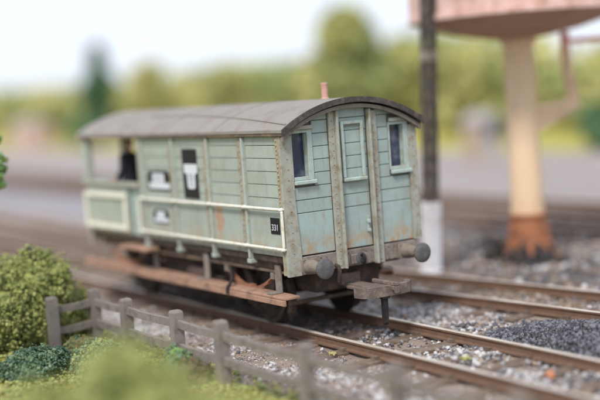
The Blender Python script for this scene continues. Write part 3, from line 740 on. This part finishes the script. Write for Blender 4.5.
# ------------------------------------------------------------------ guard on the verandah
def person():
    root = empty('person', (-6.20, -.72, 1.18), 'person in dark navy coat and cap standing in the open verandah, facing out', 'person')
    mb = MB()
    def limb(pts, rs, n=14):
        P = [Vector(p) for p in pts]; mb.tube(P, rs, n)
        for p, r in ((P[0], rs[0]), (P[-1], rs[-1])): ball(p, (r, r, r), 10)
    def ball(c, r, n=14):
        vs = []; fs = []; k = n//2+2
        for i in range(k):
            a = PI*i/(k-1)
            for j in range(n):
                t = 2*PI*j/n; vs.append((c[0]+r[0]*math.sin(a)*math.cos(t), c[1]+r[1]*math.sin(a)*math.sin(t), c[2]+r[2]*math.cos(a)))
        for i in range(k-1):
            for j in range(n): fs.append((i*n+j, (i+1)*n+j, (i+1)*n+(j+1) % n, i*n+(j+1) % n))
        mb.add(vs, fs)
    # built facing -x, feet at z=0; width along y
    for s in (-1, 1):
        limb([(0, s*.09, .88), (-.015, s*.095, .48), (.02, s*.10, .10)], [.095, .065, .048])
        limb([(.05, s*.10, .05), (-.08, s*.115, .045), (-.17, s*.125, .035)], [.045, .048, .036])
        limb([(0, s*.19, 1.40), (.02, s*.255, 1.14), (-.16, s*.22, .985)], [.062, .05, .038])
        w = Vector((-.165, s*.22, .985)); dr_ = Vector((-.95, -s*.1, -.2)).normalized(); sd = Vector((0, s, 0))
        limb([w, w+dr_*.085], [.036, .038], 10)
        for q, (off, ln) in enumerate(((-.030, .072), (-.010, .082), (.010, .078), (.029, .062))):
            b = w+dr_*.085-sd*off*1.0
            limb([b, b+dr_*ln*.5+Vector((0, 0, -.008)), b+dr_*ln*.8+Vector((0, 0, -.035))], [.0105, .0098, .0085], 8)
        b = w+dr_*.03-sd*.034
        limb([b, b+dr_*.03-sd*.022, b+dr_*.06-sd*.026+Vector((0, 0, -.012))], [.013, .0115, .0095], 8)
    limb([(0, 0, .86), (0, 0, 1.02), (-.01, 0, 1.22), (0, 0, 1.38)], [.135, .128, .145, .12], 18)
    ball((0, 0, 1.28), (.12, .195, .17)); ball((0, 0, .95), (.13, .16, .14)); ball((0, 0, 1.39), (.085, .19, .07))
    limb([(.0, 0, 1.40), (-.015, 0, 1.52)], [.062, .056])
    ball((-.012, 0, 1.625), (.098, .077, .118)); ball((-.05, 0, 1.56), (.055, .055, .06))
    limb([(-.105, 0, 1.635), (-.128, 0, 1.60)], [.011, .017], 8)
    for s in (-1, 1):
        ball((-.01, s*.078, 1.61), (.02, .010, .03), 8); ball((-.092, s*.03, 1.645), (.012, .016, .008), 8)
    limb([(-.102, -.022, 1.565), (-.106, 0, 1.563), (-.102, .022, 1.565)], [.007, .009, .007], 8)
    g = NG('guard_skin_and_uniform'); tc = g.n('ShaderNodeTexCoord'); sp = g.n('ShaderNodeSeparateXYZ'); g.l(tc.outputs['Object'], sp.inputs[0])
    hx = g.math('MULTIPLY', g.math('LESS_THAN', sp.outputs[0], -.155), g.math('MULTIPLY', g.math('GREATER_THAN', sp.outputs[2], .8), g.math('LESS_THAN', sp.outputs[2], 1.1)))
    f = g.math('MAXIMUM', g.math('GREATER_THAN', sp.outputs[2], 1.475), hx)
    cl = g.mix(g.noise(14), (.022, .024, .034), (.045, .047, .06)); g.bump(g.noise(30), .3, .01)
    mt = g.done(g.mix(f, cl, (.50, .29, .21)), .8, .25)
    v0 = Vector(WL[root]); mb.v = [(a+v0.x, b+v0.y, c+v0.z) for a, b, c in mb.v]
    o = build(mb, 'body', mt, root)
    md = o.modifiers.new('remesh', 'REMESH'); md.mode = 'VOXEL'; md.voxel_size = .008; md.use_smooth_shade = True
    sm = o.modifiers.new('smooth', 'SMOOTH'); sm.factor = .5; sm.iterations = 3
    def P(mb2, name, mat): mb2.v = [(a+v0.x, b+v0.y, c+v0.z) for a, b, c in mb2.v]; return build(mb2, name, mat, root, smooth=True)
    P(MB().lathe([(.085, 1.665), (.092, 1.69), (.112, 1.735), (.108, 1.75), (.03, 1.762)], (-.008, 0, 0), 2, 20), 'cap', M['plate'])
    mb2 = MB(); pts = []
    vs = [(-.075, -.07, 1.675), (-.075, .07, 1.675), (-.15, .045, 1.655), (-.165, 0, 1.652), (-.15, -.045, 1.655)]
    mb2.add(vs+[(a, b, c+.008) for a, b, c in vs], [(0, 1, 2, 3, 4)[::-1], (5, 6, 7, 8, 9)]+[(i, (i+1) % 5, 5+(i+1) % 5, 5+i) for i in range(5)]); P(mb2, 'cap_peak', M['plate'])
    # open skirted coat over the body
    mb2 = MB(); n = 24; prof = [(.62, .165, .205), (.8, .155, .20), (1.0, .142, .185), (1.15, .150, .20), (1.30, .150, .215), (1.40, .12, .20), (1.455, .085, .10), (1.475, .075, .085)]
    vs = [(a*math.cos(2*PI*k/n)*(1+.03*math.sin(5*k)), b*math.sin(2*PI*k/n), z) for z, a, b in prof for k in range(n)]
    fs = [(i*n+k, i*n+(k+1) % n, (i+1)*n+(k+1) % n, (i+1)*n+k) for i in range(len(prof)-1) for k in range(n)]
    mb2.add(vs, fs); c = P(mb2, 'coat', plain('navy_cloth', (.03, .032, .045), rough=.9)); md = c.modifiers.new('solid', 'SOLIDIFY'); md.thickness = .012
    root.rotation_euler = (0, 0, math.radians(20))
person()

# ------------------------------------------------------------------ water tower
def tower():
    cx, cy = -3.53, 6.70; G = float(gz(np.array(cx), np.array(cy)))
    cream = plain('cream_stone_paint', (.82, .60, .40), var=.1, dirt=(.45, .29, .17), damt=.45, dscale=2.5)
    rust = plain('rust_brown_base', (.42, .175, .09), var=.3, dirt=(.13, .07, .05), damt=.85, dscale=3)
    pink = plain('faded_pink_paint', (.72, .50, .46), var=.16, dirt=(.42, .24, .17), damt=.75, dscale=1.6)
    hot = plain('pink_pipe_paint', (.88, .36, .38), var=.1, dirt=(.6, .25, .22), damt=.3)
    t = empty('water_tower', (cx, cy, G), 'cream pillar water tower with wide pink tank and rusty brown foot', 'water tower')
    g = NG('column_cream_with_rust'); x_, y_, z_ = g.sep()
    col = g.mix(g.noise(1.6, 5), (.72, .50, .31), (.84, .65, .45)); rm = g.math('ADD', g.rng(z_, 2.2, .6, 0, .55), g.math('MULTIPLY', g.math('SUBTRACT', g.noise(3.5, 7, stretch=(2.5, 2.5, .5), rough=.75), .5), 1.5))
    col = g.mix(g.math('MULTIPLY', g.rng(rm, .3, .95), .7), col, (.48, .24, .12)); g.bump(g.noise(30), .3, .01); cream2 = g.done(col, .8)
    build(MB().lathe([(.335, .74), (.325, 1.2), (.30, 4.15), (.36, 4.2), (.36, 4.26), (.30, 4.3)], (cx, cy, 0), 2, 28), 'column', cream2, t, smooth=True)
    build(MB().lathe([(.50, G-.02), (.50, G+.06), (.38, G+.1), (.34, .4), (.345, .70), (.385, .71), (.385, .77), (.34, .775)], (cx, cy, 0), 2, 28), 'base', rust, t, smooth=True)
    for k in range(6):
        a = 2*PI*k/6+.35; mb = MB(); c, s_ = math.cos(a), math.sin(a); nn = Vector((-s_, c, 0))*.045
        q = [(.30, .60), (.40, .60), (.46, .25), (.66, G+.05), (.66, G), (.30, G)]
        vs = [(cx+r*c+nn.x*e, cy+r*s_+nn.y*e, z) for e in (-1, 1) for r, z in q]; n = len(q)
        mb.add(vs, [tuple(range(n)), tuple(range(n, 2*n))[::-1]]+[(i, n+i, n+(i+1) % n, (i+1) % n) for i in range(n)])
        build(mb, 'base_foot', rust, t)
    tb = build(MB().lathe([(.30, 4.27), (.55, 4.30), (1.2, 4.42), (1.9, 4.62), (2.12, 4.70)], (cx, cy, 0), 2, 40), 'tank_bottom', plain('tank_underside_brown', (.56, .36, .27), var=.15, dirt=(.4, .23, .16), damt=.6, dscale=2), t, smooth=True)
    tk = build(MB().lathe([(2.12, 4.702), (2.17, 4.705), (2.17, 4.80), (2.12, 4.81), (2.12, 5.45), (2.15, 5.46), (2.15, 5.52), (2.12, 5.53), (2.12, 6.2), (2.19, 6.22), (2.19, 6.34), (2.05, 6.36), (2.05, 6.1)], (cx, cy, 0), 2, 40), 'tank', pink, t, smooth=True)
    for k in range(12):
        mb = MB(); a = 2*PI*k/12; c, s_ = math.cos(a), math.sin(a); mb.tube([(cx+2.13*c, cy+2.13*s_, 4.82), (cx+2.13*c, cy+2.13*s_, 6.2)], .035, 4)
        build(mb, 'tank_seam', pink, tk)
    # outlet arm with joint, hanging pipe and drip bracket on the right-hand side
    R = Vector((math.cos(math.radians(62)), math.sin(math.radians(62)), 0)); C = Vector((cx, cy, 0))
    def at(r, z): p = C+R*r; return (p.x, p.y, z)
    build(MB().tube([at(.95, 4.36), at(.95, 4.05)], .09, 12), 'outlet_joint', hot, t, smooth=True)
    build(MB().tube([at(.95, 4.17), at(2.6, 4.17)], .05, 10), 'outlet_arm', hot, t, smooth=True)
    build(MB().tube([at(.95, 4.05), at(.97, 3.6), at(1.06, 2.98)], [.115, .115, .13], 12), 'hanging_pipe', cream, t, smooth=True)
    mb = MB(); q = [(.28, 2.38), (.28, 2.92), (1.12, 3.04), (1.18, 2.84)]; nn = Vector((-R.y, R.x, 0))*.11
    vs = [tuple(Vector(at(r, z))+nn*e) for e in (-1, 1) for r, z in q]
    mb.add(vs, [(0, 1, 2, 3), (7, 6, 5, 4)]+[(i, 4+i, 4+(i+1) % 4, (i+1) % 4) for i in range(4)]); build(mb, 'drip_bracket', cream, t)
tower()
def weeds():
    P = []
    for (x, y, n, h) in ((-3.3, 6.25, 260, .30), (-3.9, 6.15, 240, .5), (-3.0, 6.6, 160, .3)):
        for _ in range(n): P.append((x+random.gauss(0, .17), y+random.gauss(0, .15), -.19+abs(random.gauss(0, h*.5))))
    P = np.array(P); me = granules('weed_clump', P, rng.uniform(.02, .06, len(P)), [CO[0], FO['brown']], rng.choice(2, len(P), p=[.7, .3]), .5)
    o = mesh_obj('weed_clump', me); o['kind'] = 'stuff'; o['label'] = 'dark dry scrub at the foot of the cream water tower'
weeds()

# ------------------------------------------------------------------ lattice signal post
def signal():
    cx, cy = -3.95, 4.47; G = -.2
    iron = plain('lattice_iron', (.085, .075, .068), dirt=(.2, .15, .11), damt=.5)
    wh = plain('white_post_paint', (.76, .76, .81), var=.1, dirt=(.42, .37, .33), damt=.55, dscale=3)
    t = empty('signal_post', (cx, cy, G), 'tall slightly leaning brown lattice signal post with white painted foot behind the van', 'signal post')
    mb = MB(); mb.box(cx-.145, cx+.145, cy-.145, cy+.145, G, 1.22, .02); mb.box(cx-.17, cx+.17, cy-.17, cy+.17, G-.01, G+.1, .02); build(mb, 'foot', wh, t)
    for sx in (-1, 1):
        for sy in (-1, 1):
            mb = MB(); x, y = cx+sx*.085, cy+sy*.085; mb.box(x-.034, x+.034, y-.034, y+.034, 1.222, 7.4); build(mb, 'leg', iron, t)
    z = 1.25; k = 0
    while z < 7.2:
        e = .34
        for (a, b) in (((-1, -1), (1, -1)), ((1, -1), (1, 1)), ((1, 1), (-1, 1)), ((-1, 1), (-1, -1))):
            p, q = (a, b) if k % 2 else (b, a)
            mb = MB().tube([(cx+p[0]*.088, cy+p[1]*.088, z), (cx+q[0]*.088, cy+q[1]*.088, z+e)], .03, 4); build(mb, 'lattice_bar', iron, t)
        z += e; k += 1
    mb = MB(); mb.box(cx-.13, cx+.13, cy-.13, cy+.13, 3.95, 4.15, .02); build(mb, 'clamp_band', M['head'], t)
    mb = MB().lathe([(.24, 7.4), (.24, 7.46), (.05, 7.7), (.07, 7.78), (.01, 7.95)], (cx, cy, 0), 2, 8); build(mb, 'finial', iron, t); t.rotation_euler = (0, math.radians(4.4), 0)
signal()

# ------------------------------------------------------------------ fence
def fence():
    t = empty('fence', (-3.27, -2.82, -.2), 'grey concrete post and rail fence curving past the bush beside the track', 'fence')
    posts = [(-3.12, -3.62), (-3.27, -2.86), (-2.10, -2.84), (-.46, -2.82), (.80, -2.81), (2.80, -2.79), (4.50, -2.77), (6.3, -2.75)]
    for i, (x, y) in enumerate(posts):
        mb = MB(); w = .076; lean = random.uniform(-.02, .02); zt = .655+random.uniform(-.02, .02)
        vs = []
        for (z, k) in ((-.35, 1), (zt-.03, 1), (zt, .8)):
            for a, b in ((-1, -1), (1, -1), (1, 1), (-1, 1)): vs.append((x+a*w*k+lean*(z+.2), y+b*w*k, z))
        fs = [(3, 2, 1, 0), (8, 9, 10, 11)]+[(r*4+k, r*4+(k+1) % 4, r*4+4+(k+1) % 4, r*4+4+k) for r in (0, 1) for k in range(4)]
        build(mb.add(vs, fs), 'fence_post', M['post'], t)
    for i in range(len(posts)-1):
        a = Vector((*posts[i], 0)); b = Vector((*posts[i+1], 0)); dv = (b-a).normalized(); nn = Vector((-dv.y, dv.x, 0))*.03
        for zc in (.47, .14):
            mb = MB(); h = .054; vs = []; K = 6
            for q in range(K+1):
                u = q/K; p = a.lerp(b, u); sag = -.02*math.sin(u*PI)+random.uniform(-.003, .003)
                for e, hh in ((-1, -h), (1, -h), (1, h), (-1, h)): vs.append((p.x+nn.x*e, p.y+nn.y*e, zc+sag+hh))
            fs = [(q*4+k, q*4+(k+1) % 4, q*4+4+(k+1) % 4, q*4+4+k) for q in range(K) for k in range(4)]+[(3, 2, 1, 0), (K*4, K*4+1, K*4+2, K*4+3)]
            build(mb.add(vs, fs), 'fence_rail', M['post'], t)
fence()

# ------------------------------------------------------------------ foam shrubs and turf
def foam(lobes, n, r0, r1, sub=.12):
    """granule centres on clustered lumps over a set of ellipsoid lobes (cx,cy,cz,rx,ry,rz)"""
    A = np.array([l[3]*l[4]+l[4]*l[5]+l[3]*l[5] for l in lobes]); pick = rng.choice(len(lobes), n//14, p=A/A.sum())
    Lb = np.array(lobes)[pick]; dv = rng.normal(size=(len(pick), 3)); dv /= np.linalg.norm(dv, axis=1)[:, None]
    rad = rng.uniform(.74, 1.12, (len(pick), 1)); C = Lb[:, :3]+dv*Lb[:, 3:]*rad
    cl = rng.integers(0, len(C), n); d2 = rng.normal(size=(n, 3)); d2 /= np.linalg.norm(d2, axis=1)[:, None]
    rr = sub*rng.uniform(.4, 1.35, len(C))[cl]
    return C[cl]+d2*(rr*rng.uniform(.55, 1.1, n))[:, None], cl, len(C)
def shrub(name, label, cat, loc, lobes, n, r0, r1, mats, w, sub=.12, group=None, stem=True):
    t = empty(name, loc, label, cat, group)
    P, cl, nc = foam(lobes, n, r0, r1, sub); P = P+np.array(loc); gzz = gz(P[:, 0], P[:, 1]); ok = P[:, 2] > gzz-.02; P = P[ok]; cl = cl[ok]
    cm = rng.choice(len(w), nc, p=np.array(w)/sum(w))[cl]; swap = rng.uniform(0, 1, len(P)) < .3
    cm = np.where(swap, rng.choice(len(w), len(P), p=np.array(w)/sum(w)), cm)
    me = granules('foliage', P-np.array(loc), r0*(r1*1.25/r0)**(rng.uniform(0, 1, len(P))**1.4), mats, cm, .6); o = mesh_obj('foliage', me, t, loc)
    if stem:
        mb = MB(); l0 = Vector(loc)
        for l in lobes[:5]:
            c = l0+Vector(l[:3]); mb.tube([l0+Vector((0, 0, -.1)), l0.lerp(c, .6)+Vector((0, 0, .03)), c], [.05, .035, .012], 6)
        build(mb, 'stem', M['bark'], t)
        # inner mass so the clump is not see-through
        mb = MB()
        for l in lobes:
            c = l0+Vector(l[:3]); n_ = 12; pr = [(math.sin(PI*i/7)*.8, -math.cos(PI*i/7)*.8) for i in range(8)]
            vs = [(c.x+l[3]*r*math.cos(2*PI*k/n_), c.y+l[4]*r*math.sin(2*PI*k/n_), c.z+l[5]*h) for r, h in pr for k in range(n_)]
            mb.add(vs, [(i*n_+k, i*n_+(k+1) % n_, (i+1)*n_+(k+1) % n_, (i+1)*n_+k) for i in range(7) for k in range(n_)])
        build(mb, 'inner_twigs', mats[0], t)
    return t
shrub('bush', 'large olive green foam bush behind the end of the fence', 'bush', (-3.95, -3.78, -.2),
      [(-.05, .25, .85, .62, .55, .62), (-.5, -.15, .75, .6, .6, .6), (.12, -.45, .55, .6, .6, .55), (-.35, .75, .40, .55, .45, .45), (.25, .25, .35, .45, .5, .42), (-.75, .45, .3, .5, .5, .4), (.1, -.9, .5, .6, .6, .6)],
      34000, .010, .028, [FO['olive'], FO['green'], FO['yellow'], FO['dark']], (.5, .22, .25, .03), .11)
shrub('bush', 'small teal green foam clump at the foot of the large olive bush', 'bush', (-1.75, -4.40, -.15),
      [(0, 0, .12, .36, .36, .22), (.28, -.3, .12, .34, .34, .2), (-.2, .3, .06, .26, .3, .16)], 9000, .008, .022, [FO['teal'], FO['pale'], FO['dark']], (.6, .35, .05), .07)
shrub('bush', 'pale teal green low clump in front of the corner fence posts', 'bush', (-1.0, -3.75, -.15),
      [(0, 0, .14, .42, .36, .26), (-.45, .15, .10, .34, .3, .22), (.38, -.1, .1, .32, .34, .22), (-.2, .35, .06, .3, .26, .16)], 10000, .008, .023, [FO['pale'], FO['teal'], FO['yellow']], (.5, .25, .25), .075)
shrub('bush', 'tiny straw yellow tuft at the foot of the leftmost fence post', 'bush', (-2.55, -3.45, -.19),
      [(0, 0, .10, .26, .24, .16), (.3, .2, .06, .22, .2, .1)], 2500, .008, .02, [FO['straw'], FO['yellow'], FO['pale']], (.5, .3, .2), .05)
shrub('bush', 'tiny bright green clump on the turf against the fence', 'bush', (-.05, -3.08, -.19),
      [(0, 0, .16, .17, .17, .22)], 1300, .012, .03, [FO['teal'], FO['bright']], (.6, .4), .06)
shrub('bush', 'tiny dark brown clump on the turf against the fence', 'bush', (.45, -3.06, -.19),
      [(0, 0, .13, .22, .18, .17)], 1300, .012, .03, [FO['brown'], FO['dark']], (.8, .2), .06)
shrub('bush', 'large blurred yellow green mound of turf filling the foreground corner', 'bush', (5.58, -6.20, -.17),
      [(0, 0, .86, .62, .62, .84), (-.40, -.50, .72, .5, .5, .66), (.50, .38, .72, .5, .5, .66), (-.9, -1.2, .25, .7, .7, .45), (1.0, .8, .25, .6, .5, .35), (.8, -.3, .4, .5, .5, .4)],
      16000, .016, .045, [FO['olive'], FO['yellow'], FO['green']], (.45, .45, .10), .12)
# turf: fine granules and short blades
def turf():
    P = scatter(15000, -5, 8.5, -7.2, -2.15, lambda x, y: np.clip(.15+.85*clump(x*1.4, y*1.4+2), 0, 1)*np.clip((-2.1-y)/.55, 0, 1))
    z = gz(P[:, 0], P[:, 1])+rng.uniform(0, .05, len(P)); k = clump(P[:, 0]*1.1+5, P[:, 1]*1.3)
    r = rng.uniform(0, 1, len(P)); mi = np.where(r < .45*k+.2, 1, np.where(r < .72, 0, np.where(r < .88, 2, 3)))
    me = granules('turf', np.column_stack([P, z]), rng.uniform(.014, .04, len(P)), [FO['olive'], FO['yellow'], FO['green'], FO['straw']], mi, .45, (1, 1, .8))
    o = mesh_obj('turf', me); o['kind'] = 'stuff'; o['label'] = 'yellow and green foam turf on the ground below the fence'
turf()
for (nm, x, y, z, r, mt, lab) in (('moss_tuft', .62, -.98, -.15, .045, FO['straw'], 'tiny yellow tuft on the dirt beside the near rail of the front track'),
                                  ('moss_tuft', 2.45, -.12, -.10, .05, FO['yellow'], 'tiny yellow green tuft among stones between the front rails'),
                                  ('fallen_leaf', 3.9, -.05, -.09, .055, plain('orange_leaf', (.62, .26, .12)), 'small orange scrap lying between the front rails')):
    P = np.array([(random.gauss(0, r*.5), random.gauss(0, r*.5), abs(random.gauss(0, r*.4))) for _ in range(16)])
    o = mesh_obj(nm, granules(nm, P, rng.uniform(r*.3, r*.6, 16), [mt], np.zeros(16, int), .5), None, (x, y, z)); o['label'] = lab; o['category'] = 'tuft' if nm == 'moss_tuft' else 'scrap'

# ------------------------------------------------------------------ trees
def leaves(C, size, mats, mi):
    n = len(C); a = rng.normal(size=(n, 3)); a /= np.linalg.norm(a, axis=1)[:, None]; b = np.cross(a, rng.normal(size=(n, 3))); b /= np.linalg.norm(b, axis=1)[:, None]
    s = (size*rng.uniform(.6, 1.3, n))[:, None]; b = b*s; a = a*s*.62
    V = np.stack([C-b, C+a*.9, C+b, C-a], 1).reshape(-1, 3); F = np.arange(4*n).reshape(-1, 4); return raw_mesh('crown', V, F, mats, mi)
def tree(name, label, loc, h, w, mats, wts, n=2600, size=.3, kind='round', trunk=.12):
    t = empty(name, loc, label, 'tree'); l0 = Vector(loc)
    if kind == 'cone':
        u = rng.uniform(.03, 1, n)**.8; z = h*(1-u*.93); rad = w*.5*u*(.75+.25*np.sin(z*5/h*3)); an = rng.uniform(0, 2*PI, n); q = np.sqrt(rng.uniform(.25, 1, n))
        C = np.column_stack([rad*q*np.cos(an), rad*q*np.sin(an), z]); grp = (z*3/h*4).astype(int)
    else:
        K = 16; lob = []
        for i in range(K):
            a = rng.uniform(0, 2*PI); rr = rng.uniform(.1, .62)*w*.5; z = h*(.25+.6*rng.uniform(0, 1)) if kind == 'round' else h*(.2+.65*i/K)
            shrink = 1-.45*max(0, z/h-.5); lob.append((rr*math.cos(a)*shrink, rr*math.sin(a)*shrink, z, w*rng.uniform(.16, .27)))
        lob.append((0, 0, h*.84, w*.2)); lob = np.array(lob); grp = rng.integers(0, len(lob), n); dv = rng.normal(size=(n, 3)); dv /= np.linalg.norm(dv, axis=1)[:, None]
        C = lob[grp, :3]+dv*(lob[grp, 3]*rng.uniform(.55, 1.05, n))[:, None]*np.array([1, 1, .85])
    C[:, 2] = np.clip(C[:, 2], .1, h)
    gm = rng.choice(len(wts), grp.max()+1, p=np.array(wts)/sum(wts))[grp]; sw = rng.uniform(0, 1, n) < .35
    gm = np.where(sw, rng.choice(len(wts), n, p=np.array(wts)/sum(wts)), gm)
    mesh_obj('crown', leaves(C, size, mats, gm), t, loc)
    mb = MB().tube([l0+Vector((0, 0, -.3)), l0+Vector((.05, 0, h*.3)), l0+Vector((0, .06, h*.75))], [trunk, trunk*.75, trunk*.2], 8)
    for k in range(5):
        a = k*1.3; p = l0+Vector((0, 0, h*(.28+.09*k))); mb.tube([p, p+Vector((math.cos(a)*w*.16, math.sin(a)*w*.16, h*.1)), p+Vector((math.cos(a)*w*.3, math.sin(a)*w*.3, h*.22))], [trunk*.5, trunk*.3, trunk*.1], 6)
    build(mb, 'trunk', M['bark'], t); return t
def zb(x, y): return float(gz(np.array(float(x)), np.array(float(y))))
def T(name, lab, x, y, top, w, mats, wts, **k): tree(name, lab, (x, y, zb(x, y)-.05), top-zb(x, y), w, [TR[q] for q in mats], wts, **k)
T('conifer', 'dark green pointed conifer standing alone above the far bank', -93.5, 36, 9.9, 7.0, ['dark', 'green'], (.85, .15), kind='cone', size=.6, n=9000)
T('tree', 'tall broad olive tree rising highest behind the van roof', -51.0, 36, 9.6, 6.0, ['olive', 'yellow', 'green'], (.55, .15, .3), n=9000, kind='tall', size=.36)
T('tree', 'rounded yellow green tree just right of the dark conifer', -82.5, 36.5, 7.6, 6.0, ['yellow', 'olive', 'green'], (.4, .5, .1), n=3600)
T('tree', 'low rounded olive tree between the yellow tree and the tall tree', -70, 36.5, 6.4, 6.5, ['olive', 'green', 'yellow'], (.5, .3, .2), n=3600)
T('tree', 'dull olive tree on the right shoulder of the tallest tree', -46.0, 36.8, 6.6, 6.0, ['olive', 'yellow', 'green'], (.5, .15, .35), n=6000)
T('tree', 'yellow olive tree between the lattice post and the water tower', -39.5, 36, 5.6, 5.0, ['yellow', 'olive', 'green'], (.4, .4, .2), n=3200)
T('tree', 'green tree behind the column of the water tower', -35.2, 35.5, 5.4, 3.6, ['green', 'olive'], (.35, .65), n=2600)
T('tree', 'low green tree beneath the outlet arm of the water tower', -29.8, 36.5, 3.7, 4.2, ['green', 'olive', 'yellow'], (.5, .3, .2), n=2600)
T('bush', 'dark green bush at the right edge on the far bank', -24.9, 31.6, 2.1, 2.4, ['dark', 'green'], (.7, .3), n=1800, size=.2)
# far belt of scrub and trees reading as one mass
def belt():
    prof = [(-260, 6.5), (-150, 5.8), (-123, 5.6), (-112, 5.4), (-100, 5.0), (-93, 4.8), (-80, 5.4), (-70, 5.6), (-64, 5.3), (-60, 4.6), (-56.5, 5.0), (-51, 6.4), (-45, 6.0), (-40, 4.9), (-33, 3.9), (-28, 3.0), (-15, 3.6), (0, 3.4), (60, 4.4)]
    px, pz = zip(*prof); n = 42000
    x = rng.uniform(-200, 40, n); y = rng.uniform(36, 46, n); b = gz(x, y)-.1
    top = np.interp(x, px, pz)*(1+.10*np.sin(x*1.3)+.08*np.sin(x*2.9+y)+.05*np.sin(x*6.1))
    z = b+(np.maximum(top-b, .4))*rng.uniform(0, 1, n)**.8
    k = np.sin(x*.33+1)+.6*np.sin(x*.9+z*.8)+.5*np.sin(z*1.7+y)
    r = k*1.2+rng.normal(0, .45, n); mi = np.where(r > .9, 1, np.where(r > -.2, 0, np.where(r > -1.6, 2, 3)))
    mi = np.where((z < 1.6) & (rng.uniform(0, 1, n) < .6), 1, mi)
    me = leaves(np.column_stack([x, y, z]), .5, [TR['olive'], TR['yellow'], TR['green'], TR['straw']], mi)
    o = mesh_obj('woodland', me); o['kind'] = 'stuff'; o['label'] = 'blurred belt of yellow green scrub along the far bank'
belt()
# leafy tree at the left edge, trunk out of frame
t = shrub('tree', 'bright green leafy tree crown just entering at the left edge', 'tree', (-.95, -5.86, -.1),
      [(.34, .46, 3.02, .40, .40, .36), (.1, .15, 3.35, .5, .5, .45), (.35, .15, 2.8, .35, .4, .3), (.1, -.2, 3.7, .4, .4, .35)], 5000, .016, .04, [FO['bright'], FO['green'], FO['teal']], (.6, .3, .1), .09)

# ------------------------------------------------------------------ huts across the yard
def hut(name, label, x, y, w, d, h, wall, roofc):
    g = zb(x, y); t = empty(name, (x, y, g), label, 'hut')
    build(MB().box(x-w/2, x+w/2, y-d/2, y+d/2, g-.05, g+h, .02), 'wall', wall, t)
    mb = MB().prism([(y-d/2-.12, g+h+.002), (y+d/2+.12, g+h+.002), (y, g+h+.55)], 0, x-w/2-.12, x+w/2+.12); build(mb, 'roof', roofc, t)
    build(MB().box(x-.35, x+.35, y-d/2-.03, y-d/2-.002, g, g+1.7, .01), 'door', plain(name+'_door_paint', (.40, .27, .17)), t)
    build(MB().box(x+w/2+.002, x+w/2+.03, y-.35, y+.35, g+1.0, g+1.6, .01), 'window', M['glass'], t)
hut('hut', 'small pale grey hut standing at the back of the yard beside the tower', -28.0, 27.0, 1.3, 1.3, 1.75, plain('pale_render', (.44, .39, .35)), plain('pale_slate', (.36, .33, .32)))
hut('hut', 'low pinkish hut on the far bank left of the van', -105, 33.0, 6, 2.4, 2.4, plain('pink_render', (.60, .42, .36)), plain('grey_slate', (.33, .31, .33)))
